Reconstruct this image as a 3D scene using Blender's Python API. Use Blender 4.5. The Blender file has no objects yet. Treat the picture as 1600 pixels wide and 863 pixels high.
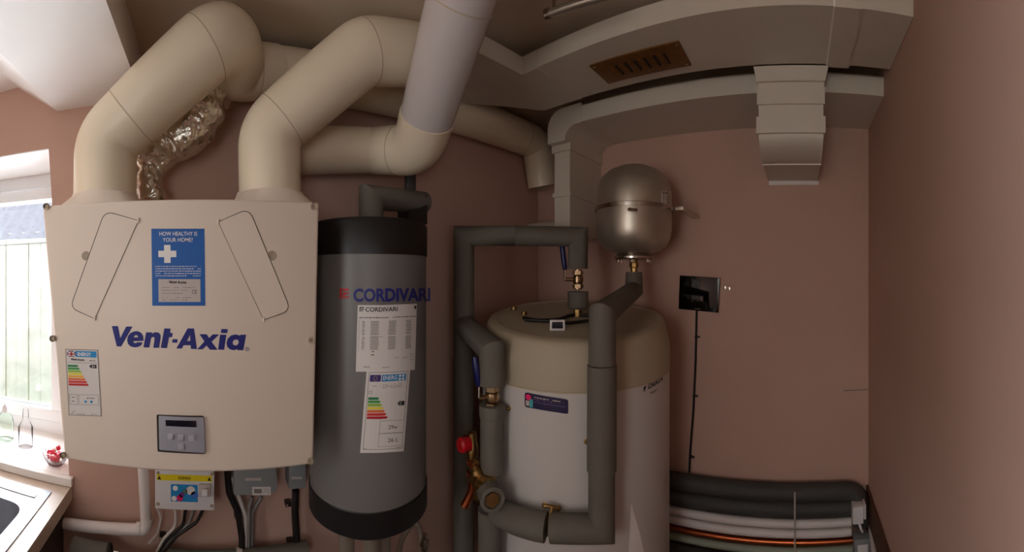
import bpy, bmesh, math, random
from mathutils import Vector, Matrix
random.seed(7)
C = bpy.context.scene.collection
PI = math.pi
# ------------------------------------------------------------------ camera, world, lights, exposure
XL = -1.08; YB = -1.3
F = 592.0; HY = 431.0; PN = 320.0; CH = 1.52        # pixels per radian, horizon row, column facing the back wall, eye height
cam = bpy.data.cameras.new('camera'); co = bpy.data.objects.new('camera', cam); C.objects.link(co)
cam.type = 'PANO'; cam.panorama_type = 'CENTRAL_CYLINDRICAL'
cam.central_cylindrical_range_u_min = -800/F; cam.central_cylindrical_range_u_max = 800/F
cam.central_cylindrical_range_v_min = (HY-863)/F; cam.central_cylindrical_range_v_max = HY/F
cam.central_cylindrical_radius = 1.0
cam.clip_start = 0.01
co.location = (0, 0, CH); co.rotation_euler = (PI/2, 0, -(800-PN)/F)
bpy.context.scene.camera = co
vs = bpy.context.scene.view_settings
vs.view_transform = 'Standard'; vs.look = 'None'; vs.gamma = 1; vs.use_curve_mapping = False
vs.exposure = 0.03
w = bpy.data.worlds.new('world'); bpy.context.scene.world = w; w.use_nodes = True
w.node_tree.nodes['Background'].inputs[0].default_value = (0.86, 0.93, 1.0, 1)
w.node_tree.nodes['Background'].inputs[1].default_value = 4.0

def area(name, loc, target, sx, sy, power, col):
    L = bpy.data.lights.new(name, 'AREA'); L.shape = 'RECTANGLE'; L.size = sx; L.size_y = sy
    L.energy = power; L.color = col
    o = bpy.data.objects.new(name, L); C.objects.link(o); o.location = loc
    d = Vector(target)-Vector(loc); o.rotation_euler = d.to_track_quat('-Z', 'Y').to_euler()
    return o
area('side_window_daylight', (XL+0.03, 0.17, 1.52), (0, 0.17, 1.52), 0.46, 0.9, 2.2, (1.0, 0.80, 0.60))
area('rear_window_daylight', (-0.68, YB+0.04, 1.50), (-0.30, 1.0, 1.55), 0.5, 0.9, 1.25, (1.0, 0.82, 0.64))
area('window_daylight', (-0.76, 1.46, 1.42), (-0.70, 0, 1.80), 0.42, 0.85, 29, (0.86, 0.92, 1.0))

# ------------------------------------------------------------------ photograph column/row -> place
def az(px): return (px-PN)/F
def P(px, py, r): a = az(px); return Vector((r*math.sin(a), r*math.cos(a), CH+(HY-py)/F*r))
def PY(px, py, Y): return P(px, py, Y/math.cos(az(px)))
def PX(px, py, X): return P(px, py, X/math.sin(az(px)))
def PZ(px, py, z): return P(px, py, (z-CH)*F/(HY-py))

# ------------------------------------------------------------------ materials
MAT = {}
def mat(name, col, rough=0.5, metal=0.0, spec=0.5, noise=0.0, nscale=12.0, bump=0.0, bscale=60.0, emit=None, coat=0.0, col2=None):
    if name in MAT: return MAT[name]
    m = bpy.data.materials.new(name); m.use_nodes = True; nt = m.node_tree; b = nt.nodes['Principled BSDF']
    b.inputs['Base Color'].default_value = (*col, 1); b.inputs['Roughness'].default_value = rough
    b.inputs['Metallic'].default_value = metal; b.inputs['Specular IOR Level'].default_value = spec
    b.inputs['Coat Weight'].default_value = coat
    tc = nt.nodes.new('ShaderNodeTexCoord')
    if noise > 0 or col2:
        n = nt.nodes.new('ShaderNodeTexNoise'); n.inputs['Scale'].default_value = nscale; n.inputs['Detail'].default_value = 5
        nt.links.new(tc.outputs['Object'], n.inputs['Vector'])
        r = nt.nodes.new('ShaderNodeValToRGB'); r.color_ramp.elements[0].position = 0.3; r.color_ramp.elements[1].position = 0.7
        c2 = col2 or tuple(min(1, c*(1+noise)) for c in col); c1 = col if col2 else tuple(c*(1-noise) for c in col)
        r.color_ramp.elements[0].color = (*c1, 1); r.color_ramp.elements[1].color = (*c2, 1)
        nt.links.new(n.outputs['Fac'], r.inputs['Fac']); nt.links.new(r.outputs['Color'], b.inputs['Base Color'])
    if bump > 0:
        n2 = nt.nodes.new('ShaderNodeTexNoise'); n2.inputs['Scale'].default_value = bscale; n2.inputs['Detail'].default_value = 4
        nt.links.new(tc.outputs['Object'], n2.inputs['Vector'])
        bp = nt.nodes.new('ShaderNodeBump'); bp.inputs['Strength'].default_value = bump; bp.inputs['Distance'].default_value = 0.003
        nt.links.new(n2.outputs['Fac'], bp.inputs['Height']); nt.links.new(bp.outputs['Normal'], b.inputs['Normal'])
    if emit:
        b.inputs['Emission Color'].default_value = (*emit[0], 1); b.inputs['Emission Strength'].default_value = emit[1]
    MAT[name] = m; return m
def srgb(r, g, b):
    f = lambda c: (c/255/12.92) if c <= 10.3 else ((c/255+0.055)/1.055)**2.4
    return (f(r), f(g), f(b))
BROWNW = mat('bounce_cut_brown', srgb(110, 84, 66), 0.8, noise=0.03)  # dark colour given to the unseen walls to cut bounced light
PINK = mat('pink_wall_paint', srgb(201, 163, 146), 0.75, noise=0.035, nscale=3.5, bump=0.12, bscale=45)
CEIL = mat('cream_ceiling_paint', srgb(206, 188, 166), 0.8, noise=0.04, nscale=3, bump=0.1)
WHITEP = mat('white_ceiling_paint', srgb(238, 232, 226), 0.75, noise=0.01, nscale=4, bump=0.06)
FLOOR = mat('grey_floor_tile', srgb(84, 74, 66), 0.5, noise=0.08)
UNIT = mat('cream_painted_steel', srgb(234, 216, 198), 0.42, noise=0.012, nscale=5, bump=0.03, bscale=200)
PIPE = mat('cream_plastic_duct', srgb(236, 219, 192), 0.3, noise=0.02, nscale=6)
PIPE_W = mat('white_gloss_duct', srgb(208, 198, 194), 0.2, noise=0.01, nscale=6, coat=0.3)
DUCTW = mat('white_flat_duct', srgb(214, 204, 188), 0.5, noise=0.03, nscale=5)
SEAM = mat('duct_seam_grey', srgb(190, 172, 146), 0.6)
DARK = mat('dark_gap', srgb(45, 36, 28), 0.8)
HOLE = mat('screw_recess_grey', srgb(170, 152, 130), 0.5)
TGREY = mat('grey_tank_jacket', srgb(116, 112, 108), 0.42, noise=0.05, nscale=5, bump=0.05)
BLACKP = mat('black_plastic_cap', srgb(22, 20, 20), 0.45, noise=0.05)
LAG = mat('grey_foam_lagging', srgb(102, 96, 86), 0.72, noise=0.07, nscale=14, bump=0.2, bscale=120)
LAGD = mat('dark_foam_lagging', srgb(66, 64, 62), 0.65, noise=0.1, nscale=10, bump=0.2)
BRASS = mat('brass', srgb(160, 128, 80), 0.36, metal=1.0, noise=0.15, nscale=40)
COPPER = mat('copper', srgb(190, 100, 62), 0.3, metal=1.0, noise=0.1, nscale=30)
NICKB = mat('warm_nickel_brass', srgb(176, 150, 116), 0.28, metal=1.0, noise=0.12, nscale=40)
CHROME = mat('nickel_plate', srgb(190, 184, 174), 0.22, metal=1.0, noise=0.1, nscale=40)
STEEL = mat('galvanised_steel', srgb(190, 180, 164), 0.36, metal=0.75, noise=0.14, nscale=9, bump=0.08, bscale=30)
STAINLESS = mat('stainless_steel', srgb(150, 152, 158), 0.45, metal=0.6, noise=0.05, nscale=20)
FOIL = mat('aluminium_foil', srgb(226, 216, 200), 0.22, metal=0.92, noise=0.1, nscale=40, bump=1.0, bscale=70)
CYLW = mat('white_cylinder_enamel', srgb(205, 198, 192), 0.4, noise=0.015, nscale=4)
CYLB = mat('beige_cylinder_plastic', srgb(178, 164, 140), 0.55, noise=0.03, nscale=6)
BLUEH = mat('blue_plastic_handle', srgb(18, 22, 84), 0.3)
REDP = mat('red_plastic', srgb(190, 20, 30), 0.35)
PAPER = mat('white_paper', srgb(226, 218, 212), 0.6)
INK = mat('black_ink', srgb(30, 26, 28), 0.6)
GINK = mat('grey_print', srgb(130, 120, 114), 0.6)
NAVY = mat('navy_ink', srgb(24, 28, 118), 0.5)
REDI = mat('red_ink', srgb(190, 24, 34), 0.5)
BLUEL = mat('label_blue', srgb(12, 92, 172), 0.45)
SKYI = mat('label_sky_blue', srgb(30, 140, 200), 0.5)
WHI = mat('label_white', srgb(244, 238, 232), 0.5)
SILV = mat('silver_label', srgb(200, 186, 178), 0.4)
YEL = mat('warning_yellow', srgb(240, 215, 20), 0.5)
PURP = mat('label_dark_purple', srgb(34, 18, 66), 0.4)
MAG = mat('magenta_ink', srgb(226, 26, 100), 0.5)
TEAL = mat('teal_ink', srgb(70, 178, 176), 0.5)
EC = [mat('energy_green_dark', srgb(20, 128, 70), .5), mat('energy_green', srgb(60, 160, 70), .5), mat('energy_lime', srgb(150, 190, 60), .5),
      mat('energy_yellow', srgb(240, 225, 60), .5), mat('energy_amber', srgb(245, 180, 60), .5), mat('energy_orange', srgb(232, 110, 50), .5),
      mat('energy_red', srgb(222, 40, 40), .5), mat('energy_crimson', srgb(196, 20, 36), .5)]
PANELG = mat('grey_control_panel', srgb(160, 158, 166), 0.4)
BTN = mat('grey_button', srgb(178, 176, 182), 0.35)
LCD = mat('dark_lcd', srgb(26, 28, 40), 0.12)
GLOSSB = mat('gloss_black_glass', srgb(8, 8, 9), 0.06)
BOXG = mat('grey_junction_plastic', srgb(140, 142, 142), 0.5)
BOXW = mat('white_electrical_plastic', srgb(226, 220, 218), 0.4)
WPIPE = mat('white_waste_pipe', srgb(226, 216, 210), 0.4)
CABB = mat('black_cable', srgb(24, 20, 20), 0.5)
CABG = mat('grey_cable', srgb(130, 124, 120), 0.5)
CABW = mat('white_cable', srgb(214, 206, 200), 0.5)
TOPM = mat('beige_laminate_worktop', srgb(214, 196, 178), 0.35, noise=0.06, nscale=70)
CAB = mat('dark_cabinet_board', srgb(82, 74, 70), 0.6)
WOODB = mat('brown_timber', srgb(92, 58, 38), 0.6, noise=0.2, nscale=20)
BRONZE = mat('bronze_grille', srgb(134, 92, 48), 0.4, metal=0.6, noise=0.12, nscale=40)
UPVC = mat('white_upvc', srgb(240, 240, 240), 0.3)
FENCE = mat('weathered_fence_board', srgb(186, 180, 168), 0.8, noise=0.15, nscale=6)
ROOFT = mat('grey_roof_tile', srgb(120, 116, 122), 0.7, noise=0.15, nscale=8)
BRICK = mat('pale_render', srgb(200, 190, 180), 0.8, noise=0.05)
GRASS = mat('garden_grass', srgb(110, 140, 80), 0.9, noise=0.3, nscale=12)
ZIP = mat('clear_cable_tie', srgb(170, 160, 146), 0.4)
PALEG = mat('pale_green_pipe_sleeve', srgb(150, 158, 140), 0.5, noise=0.08)
SWEET = mat('red_sweet_wrap', srgb(210, 24, 60), 0.3)

def glassy(name, col=(1, 1, 1), amount=0.12, rough=0.02, ior=1.45):
    m = bpy.data.materials.new(name); m.use_nodes = True; nt = m.node_tree; nt.nodes.clear()
    o = nt.nodes.new('ShaderNodeOutputMaterial'); t = nt.nodes.new('ShaderNodeBsdfTransparent'); g = nt.nodes.new('ShaderNodeBsdfGlossy')
    t.inputs[0].default_value = (*col, 1); g.inputs['Roughness'].default_value = rough
    fr = nt.nodes.new('ShaderNodeFresnel'); fr.inputs[0].default_value = ior
    ad = nt.nodes.new('ShaderNodeMath'); ad.operation = 'ADD'; ad.inputs[1].default_value = amount
    nt.links.new(fr.outputs[0], ad.inputs[0])
    mx = nt.nodes.new('ShaderNodeMixShader'); nt.links.new(ad.outputs[0], mx.inputs[0])
    nt.links.new(t.outputs[0], mx.inputs[1]); nt.links.new(g.outputs[0], mx.inputs[2]); nt.links.new(mx.outputs[0], o.inputs[0])
    return m
PANE = glassy('window_glass', (0.97, 0.99, 1.0), 0.02)
CRYSTAL = glassy('cut_glass', (0.99, 0.98, 0.99), 0.03, 0.15, 1.15)

# ------------------------------------------------------------------ mesh helpers
def _root_loc(p):
    v = Vector((0, 0, 0))
    while p is not None: v += p.location; p = p.parent
    return v
def obj(name, bm, m, parent=None, smooth=True, base=None, ang=35):
    """link the bmesh as one mesh object; vertices are given in room coordinates"""
    me = bpy.data.meshes.new(name)
    off = _root_loc(parent) if parent is not None else Vector((0, 0, 0))
    if parent is None:
        if base is None:
            xs = [v.co for v in bm.verts]
            base = Vector(((min(v.x for v in xs)+max(v.x for v in xs))/2, (min(v.y for v in xs)+max(v.y for v in xs))/2, min(v.z for v in xs)))
        off = Vector(base)
    bmesh.ops.translate(bm, verts=bm.verts, vec=-off)
    bmesh.ops.recalc_face_normals(bm, faces=bm.faces)
    if smooth:
        for f in bm.faces: f.smooth = True
        for e in bm.edges:
            if len(e.link_faces) == 2 and e.calc_face_angle(0) > math.radians(ang): e.smooth = False
    bm.to_mesh(me); bm.free()
    for mm in (m if isinstance(m, (list, tuple)) else [m]): me.materials.append(mm)
    o = bpy.data.objects.new(name, me); C.objects.link(o)
    if parent is not None: o.parent = parent
    else: o.location = off
    return o
def thing(name, label, cat, loc, group=None):
    o = bpy.data.objects.new(name, None); C.objects.link(o); o.location = loc; o.empty_display_size = 0.05
    o['label'] = label; o['category'] = cat
    if group: o['group'] = group
    return o
def tag(o, label, cat, group=None):
    o['label'] = label; o['category'] = cat
    if group: o['group'] = group
    return o
def struct(name, bm, m, parent=None, smooth=False):
    o = obj(name, bm, m, parent, smooth)
    if parent is None: o['kind'] = 'structure'
    return o
def NB(): return bmesh.new()
def box(bm, lo, hi, bev=0.0, seg=2):
    r = bmesh.ops.create_cube(bm, size=1.0); vv = r['verts']
    for v in vv:
        v.co = Vector([lo[i] + (v.co[i]+0.5)*(hi[i]-lo[i]) for i in range(3)])
    if bev > 0:
        ee = list({e for v in vv for e in v.link_edges})
        bmesh.ops.bevel(bm, geom=ee, offset=bev, segments=seg, affect='EDGES', profile=0.7)
    return bm
def B(lo, hi, bev=0.0): return box(NB(), lo, hi, bev)
def hexa(bm, pts, bev=0.0):
    """pts: 4 front corners then 4 back corners in the same order"""
    v = [bm.verts.new(p) for p in pts]
    fs = [bm.faces.new([v[i] for i in q]) for q in ((0, 1, 2, 3), (7, 6, 5, 4), (0, 4, 5, 1), (1, 5, 6, 2), (2, 6, 7, 3), (3, 7, 4, 0))]
    if bev > 0:
        ee = list({e for f in fs for e in f.edges})
        bmesh.ops.bevel(bm, geom=ee, offset=bev, segments=3, affect='EDGES', profile=0.6)
    return bm
def prism(bm, poly, d, bev=0):
    """poly: list of points, extruded by vector d"""
    d = Vector(d); a = [bm.verts.new(p) for p in poly]; b = [bm.verts.new(Vector(p)+d) for p in poly]; n = len(a)
    bm.faces.new(a); bm.faces.new(b[::-1])
    for i in range(n): bm.faces.new((a[i], a[(i+1) % n], b[(i+1) % n], b[i]))
    return bm
def fillet(pts, rad, k=8):
    pts = [Vector(p) for p in pts]; out = [pts[0]]
    for i in range(1, len(pts)-1):
        r = rad[i-1] if isinstance(rad, (list, tuple)) else rad
        a, b, c = pts[i-1], pts[i], pts[i+1]; u = (a-b).normalized(); v = (c-b).normalized()
        ang = u.angle(v)
        if r <= 0 or ang > PI-0.02: out.append(b); continue
        t = min(r/math.tan(ang/2), (a-b).length*0.49, (c-b).length*0.49)
        p0 = b+u*t; p1 = b+v*t
        for j in range(k+1):
            s = j/k; out.append(p0*(1-s)**2 + b*2*s*(1-s) + p1*s*s)
    out.append(pts[-1]); return out
def sweep(bm, pts, r, n=24, cap=True):
    """round tube through pts (mitred at corners); r a number or one per point"""
    pts = [Vector(p) for p in pts]
    R = r if isinstance(r, (list, tuple)) else [r]*len(pts)
    rings = []; dirs = [(pts[i+1]-pts[i]).normalized() for i in range(len(pts)-1)]
    up = Vector((0, 0, 1)) if abs(dirs[0].z) < 0.9 else Vector((1, 0, 0))
    x = dirs[0].cross(up).normalized()
    for i, p in enumerate(pts):
        din = dirs[max(0, i-1)]; dout = dirs[min(i, len(dirs)-1)]
        x = (x - din*x.dot(din)).normalized(); y = din.cross(x)
        bis = (din+dout)
        bis = bis.normalized() if bis.length > 1e-6 else din
        ring = []
        for k in range(n):
            a = 2*PI*k/n; o = (x*math.cos(a)+y*math.sin(a))*R[i]
            t = -o.dot(bis)/max(0.25, din.dot(bis)); ring.append(bm.verts.new(p+o+din*t))
        rings.append(ring)
        x = (x - dout*x.dot(dout)).normalized()
    for a, b in zip(rings, rings[1:]):
        for k in range(n): bm.faces.new((a[k], a[(k+1) % n], b[(k+1) % n], b[k]))
    if cap: bm.faces.new(rings[0][::-1]); bm.faces.new(rings[-1])
    return bm
def T(pts, r, n=24): return sweep(NB(), pts, r, n)
def lathe(bm, c, prof, n=64, axis=(0, 0, 1)):
    """prof: (radius, height) list, closed by poles where the radius is 0"""
    ax = Vector(axis).normalized(); q = Vector((0, 0, 1)).rotation_difference(ax); c = Vector(c); rings = []
    for (r, h) in prof:
        if r <= 1e-6: rings.append([bm.verts.new(c+q @ Vector((0, 0, h)))])
        else: rings.append([bm.verts.new(c+q @ Vector((r*math.cos(2*PI*k/n), r*math.sin(2*PI*k/n), h))) for k in range(n)])
    for a, b in zip(rings, rings[1:]):
        if len(a) == 1 and len(b) == 1: continue
        for k in range(n):
            k2 = (k+1) % n
            if len(a) == 1: bm.faces.new((a[0], b[k], b[k2]))
            elif len(b) == 1: bm.faces.new((a[k], a[k2], b[0]))
            else: bm.faces.new((a[k], a[k2], b[k2], b[k]))
    return bm
def ring_at(bm, c, d, r, wdt, n=32, thick=0.002):
    """a collar round a pipe: centre c, direction d"""
    return lathe(bm, c, [(r-0.002, -wdt/2), (r+thick, -wdt/2), (r+thick, wdt/2), (r-0.002, wdt/2), (r-0.002, -wdt/2)], n, d)
def hexnut(bm, c, d, r, h): return lathe(bm, c, [(0, -h/2), (r, -h/2), (r, h/2), (0, h/2)], 6, d)

# ------------------------------------------------------------------ printed labels: drawn in photograph coordinates, laid on a real surface
_tc = {}
def text_geo(s, bold=0.0, shear=0.0):
    key = (s, bold, shear)
    if key in _tc: return _tc[key]
    cu = bpy.data.curves.new('t', 'FONT'); cu.body = s; cu.offset = bold; cu.shear = shear; cu.resolution_u = 3
    o = bpy.data.objects.new('t', cu); C.objects.link(o)
    dg = bpy.context.evaluated_depsgraph_get(); me = bpy.data.meshes.new_from_object(o.evaluated_get(dg))
    vs_ = [(v.co.x, v.co.y) for v in me.vertices]; fs = [tuple(p.vertices) for p in me.polygons]
    bpy.data.objects.remove(o); bpy.data.curves.remove(cu); bpy.data.meshes.remove(me)
    x0 = min(v[0] for v in vs_); x1 = max(v[0] for v in vs_); y1 = max(v[1] for v in vs_)
    _tc[key] = ([(v[0]-x0, v[1]) for v in vs_], fs, x1-x0, y1); return _tc[key]
class Decal:
    def __init__(s, M, lift=0.0006, warp=None, curved=False):
        s.M = M; s.bm = NB(); s.mats = []; s.lift = lift; s.warp = warp or (lambda x, y: (x, y)); s.lay = 0; s.curved = curved
    def mi(s, m):
        if m not in s.mats: s.mats.append(m)
        return s.mats.index(m)
    def v(s, x, y, lay):
        x, y = s.warp(x, y); p, n = s.M(x, y); return s.bm.verts.new(p+n*(s.lift*(1+lay)))
    def poly(s, pts, m, lay=0):
        k = s.mi(m)
        if not s.curved: f = s.bm.faces.new([s.v(x, y, lay) for x, y in pts]); f.material_index = k; return
        def clip(q, xc, keep):
            out = []
            for i in range(len(q)):
                a, b = q[i], q[(i+1) % len(q)]; ia = (a[0]-xc)*keep >= 0; ib = (b[0]-xc)*keep >= 0
                if ia: out.append(a)
                if ia != ib: t = (xc-a[0])/(b[0]-a[0]); out.append((xc, a[1]+(b[1]-a[1])*t))
            return out
        x0 = min(p[0] for p in pts); x1 = max(p[0] for p in pts); n = max(1, int((x1-x0)/4))
        for i in range(n):
            q = clip(clip(pts, x0+(x1-x0)*i/n, 1), x0+(x1-x0)*(i+1)/n, -1) if n > 1 else pts
            r = [p for j, p in enumerate(q) if math.hypot(p[0]-q[j-1][0], p[1]-q[j-1][1]) > 1e-6]
            if len(r) > 2: f = s.bm.faces.new([s.v(x, y, lay) for x, y in r]); f.material_index = k
    def rect(s, x0, y0, x1, y1, m, lay=0, step=7):
        k = max(1, int(abs(x1-x0)/step)); t = [s.v(x0+(x1-x0)*i/k, y0, lay) for i in range(k+1)]; b = [s.v(x0+(x1-x0)*i/k, y1, lay) for i in range(k+1)]
        for i in range(k):
            f = s.bm.faces.new((t[i], t[i+1], b[i+1], b[i])); f.material_index = s.mi(m)
    def frame(s, x0, y0, x1, y1, t, m, lay=0):
        s.rect(x0, y0, x1, y0+t, m, lay); s.rect(x0, y1-t, x1, y1, m, lay); s.rect(x0, y0, x0+t, y1, m, lay); s.rect(x1-t, y0, x1, y1, m, lay)
    def disc(s, cx, cy, r, m, lay=0, n=20): s.poly([(cx+r*math.cos(2*PI*i/n), cy+r*math.sin(2*PI*i/n)) for i in range(n)], m, lay)
    def text(s, t, x, y, wd, h, m, lay=1, bold=0.0, shear=0.0, slope=0.0):
        vs_, fs, W, H = text_geo(t, bold, shear); vv = []
        for a, b in vs_:
            xx = a/W*wd; vv.append(s.v(x+xx, y-b/H*h+slope*xx, lay))
        k = s.mi(m)
        for f in fs:
            try: g = s.bm.faces.new([vv[i] for i in f]); g.material_index = k
            except ValueError: pass
    def shape(s, loops, m, lay=0):
        """filled outline, later loops are holes"""
        cu = bpy.data.curves.new('t', 'CURVE'); cu.dimensions = '2D'; cu.fill_mode = 'BOTH'
        for lp_ in loops:
            sp = cu.splines.new('POLY'); sp.points.add(len(lp_)-1); sp.use_cyclic_u = True
            for q, (x, y) in zip(sp.points, lp_): q.co = (x, y, 0, 1)
        o = bpy.data.objects.new('t', cu); C.objects.link(o)
        dg = bpy.context.evaluated_depsgraph_get(); me = bpy.data.meshes.new_from_object(o.evaluated_get(dg)); k = s.mi(m)
        vv = [s.v(v.co.x, v.co.y, lay) for v in me.vertices]
        for p in me.polygons:
            try: f = s.bm.faces.new([vv[i] for i in p.vertices]); f.material_index = k
            except ValueError: pass
        bpy.data.objects.remove(o); bpy.data.curves.remove(cu); bpy.data.meshes.remove(me)
    def scribble(s, x0, y, x1, h, m, lay=1, dens=0.8):
        """a line of print too small to read: short strokes of uneven length"""
        x = x0
        while x < x1:
            l = random.uniform(1.5, 5)
            if random.random() < dens: s.rect(x, y, min(x1, x+l), y+h*random.uniform(0.7, 1), m, lay)
            x += l+random.uniform(0.6, 1.2)
    def done(s, name, parent): 
        me_bm = s.bm; o = obj(name, me_bm, s.mats, parent, smooth=False); return o
def on_Y(Y):
    return lambda x, y: (PY(x, y, Y), Vector((0, -1, 0)))
def on_X(X):
    return lambda x, y: (PX(x, y, X), Vector((-1, 0, 0)))
def on_cyl(cx, cy, R):
    def M(x, y):
        a = az(x); d = Vector((math.sin(a), math.cos(a))); c = Vector((cx, cy)); b = d.dot(c); q = max(0.0, R*R-(c.length_squared-b*b))
        r = b-math.sqrt(q); p = P(x, y, r); n = Vector((p.x-cx, p.y-cy, 0)).normalized(); return p, n
    return M

# ================================================================== ROOM
DA = 1.10; DB = 1.33; DC = -0.243; ZC = CH+0.64
wx0, wx1 = -1.0, -0.481; wz0, wz1 = CH-0.623, CH+0.405     # window opening
REV = 0.30; WXB = -0.411
bm = NB()
box(bm, (XL-0.1, DA, -0.05), (wx0, DA+REV+0.02, 2.4)); prism(bm, [(wx1, DA, 2.4), (wx1, DA, wz1), (WXB, DA, wz0), (WXB, DA, -0.05), (DB+0.1, DA, -0.05), (DB+0.1, DA, 2.4)], (0, REV+0.02, 0))
box(bm, (wx0, DA, -0.05), (WXB, DA+REV+0.02, wz0)); box(bm, (wx0, DA, wz1), (wx1, DA+REV+0.02, 2.4))
struct('wall_back', bm, PINK)
struct('wall_right', B((DB, DC-0.12, -0.05), (DB+0.1, DA, 2.4)), PINK)
struct('wall_front', B((0.09, DC-0.12, -0.05), (DB, DC, 2.4)), PINK)
bm = NB(); box(bm, (XL-0.1, YB-0.1, -0.05), (-1.0, YB, 2.4)); box(bm, (-0.35, YB-0.1, -0.05), (0.19, YB, 2.4)); box(bm, (-1.0, YB-0.1, -0.05), (-0.35, YB, 1.0)); box(bm, (-1.0, YB-0.1, 2.0), (-0.35, YB, 2.4))
struct('wall_rear', bm, BROWNW)
bm = NB()
for a0, a1, b0, b1 in ((-1.0, -.95, 1.0, 2.0), (-.40, -.35, 1.0, 2.0), (-.95, -.40, 1.0, 1.05), (-.95, -.40, 1.95, 2.0)): box(bm, (a0, YB-.08, b0), (a1, YB-.02, b1))
obj('pane', B((-.95, YB-.055, 1.05), (-.40, YB-.045, 1.95)), PANE, struct('window_3', bm, UPVC), False)
struct('wall_side', B((0.09, YB, -0.05), (0.19, DC-0.12, 2.4)), BROWNW)
bm = NB()
box(bm, (XL-0.1, YB, -0.05), (XL, -0.10, 2.4)); box(bm, (XL-0.1, 0.44, -0.05), (XL, DA, 2.4)); box(bm, (XL-0.1, -0.10, 2.0), (XL, 0.44, 2.4)); box(bm, (XL-0.1, -0.10, -0.05), (XL, 0.44, 1.0))
struct('wall_left', bm, PINK)
struct('floor', B((XL-0.1, YB-0.1, -0.1), (DB+0.1, DA+REV, -0.05)), FLOOR)
bpy.data.objects['floor'].location.z += 0.05
struct('ceiling', B((XL-0.1, YB-0.1, ZC), (DB+0.1, DA+REV, ZC+0.1)), CEIL)
# white boxed-in bulkhead with a sloping left flank, running out from the back wall
BZ = CH+0.516
bm = prism(NB(), [(-0.183, DA, ZC), (-0.183, DA, BZ), (-0.451, DA, BZ), (-0.591, DA, ZC-0.02), (XL, DA, ZC-0.02), (XL, DA, ZC)], (0, -2.6, 0))
struct('trim_1', bm, WHITEP)
# second window, in the left wall
bm = NB()
for a0, a1, b0, b1 in ((-.10, -.05, 1.0, 2.0), (.39, .44, 1.0, 2.0), (-.05, .39, 1.0, 1.05), (-.05, .39, 1.95, 2.0)): box(bm, (XL-.08, a0, b0), (XL-.02, a1, b1))
d = struct('window_2', bm, UPVC)
obj('pane', B((XL-.055, -0.05, 1.05), (XL-.045, 0.39, 1.95)), PANE, d, False)
# window
FY = DA+REV
bm = NB(); t = 0.055
box(bm, (wx0, FY-0.03, wz1-t), (wx1, FY+0.04, wz1)); box(bm, (wx0, FY-0.03, wz0), (wx1, FY+0.04, wz0+0.05))
box(bm, (wx0, FY-0.03, wz0+0.05), (wx0+0.05, FY+0.04, wz1-t)); box(bm, (wx1-0.05, FY-0.03, wz0+0.05), (wx1+.0, FY+0.04, wz1-t)); hexa(bm, [(wx1-.05, FY-.03, wz1-t), (wx1-.001, FY-.03, wz1-t), (WXB-.001, FY-.03, wz0+.0), (wx1-.05, FY-.03, wz0), (wx1-.05, FY+.04, wz1-t), (wx1-.001, FY+.04, wz1-t), (WXB-.001, FY+.04, wz0+.0), (wx1-.05, FY+.04, wz0)])
win = struct('window_1', bm, UPVC)
bm = NB(); box(bm, (wx0+0.05, FY-0.045, wz1-t-0.05), (wx1-0.05, FY+0.02, wz1-t-0.006), 0.004); box(bm, (wx0+0.05, FY-0.045, wz0+0.056), (wx1-0.05, FY+0.02, wz0+0.1), 0.004)
box(bm, (wx0+0.05, FY-0.045, wz0+0.1), (wx0+0.1, FY+0.02, wz1-t-0.05), 0.004); box(bm, (wx1-0.1, FY-0.045, wz0+0.1), (wx1-0.05, FY+0.02, wz1-t-0.05), 0.004)
obj('sash', bm, UPVC, win)
obj('pane', B((wx0+0.1, FY-0.01, wz0+0.1), (wx1-0.1, FY-0.004, wz1-t-0.05)), PANE, win, False)
bm = NB(); box(bm, (wx0+0.001, DA-0.0, wz0-0.02), (WXB-0.001, FY-0.031, wz0+0.004)); box(bm, (wx0-0.03, DA-0.022, wz0-0.02), (-0.396, DA-0.0005, wz0+0.004), 0.003)
obj('window_sill', bm, WHITEP, win)
bm = NB(); box(bm, (wx0+.001, DA+.001, wz1-.004), (wx1-.001, FY-.031, wz1)); box(bm, (wx0+.001, DA+.001, wz0+.005), (wx0+.004, FY-.031, wz1-.004))
struct('trim_2', bm, WHITEP)
# thin ridge in the plaster near the corner, and pale strip painted for the soft glow under the wall vent
tag(obj('wall_scratch', B((DB-0.0012, PX(1318, 610, DB).y*0+PX(1355, 610, DB).y, PX(1330, 611, DB).z), (DB, PX(1318, 610, DB).y, PX(1330, 609.6, DB).z)), GINK, None, False), 'thin dark horizontal scratch on the pink wall close to the right corner', 'scratch')

# ================================================================== OUTSIDE THE WINDOW
gr = obj('garden_ground', B((-14, DA+REV+0.1, -0.16), (6, 16, -0.1)), GRASS, None, False); gr['kind'] = 'structure'
fe = thing('garden_fence', 'pale sunlit vertical board garden fence outside the window', 'fence', (-2.2, 3.2, -0.1))
x = -4.6; k = 0
while x < -0.4:
    wv = random.uniform(0.105, 0.125); top = 1.86+random.uniform(-0.02, 0.02)
    obj('board', B((x, 3.2+0.012*(k % 2), -0.1), (x+wv, 3.222+0.012*(k % 2), top), 0.003), FENCE, fe); x += wv+0.006; k += 1
for z in (0.25, 0.95, 1.7): obj('rail', B((-4.6, 3.235, z), (-0.4, 3.28, z+0.07)), FENCE, fe)
tag(obj('washing_line', T([(-4.5, 3.193, 1.84), (-2.2, 3.193, 1.815), (-0.5, 3.193, 1.84)], 0.005, 8), CABG), 'thin grey line strung across the garden in front of the fence', 'line')
bg = thing('neighbouring_house', 'pale rendered house with grey tiled pitched roof beyond the fence', 'house', (-5, 8, -0.1))
obj('wall', B((-9, 7.6, -0.1), (-1.2, 11, 2.5)), BRICK, bg, False)
bm = NB()
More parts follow.
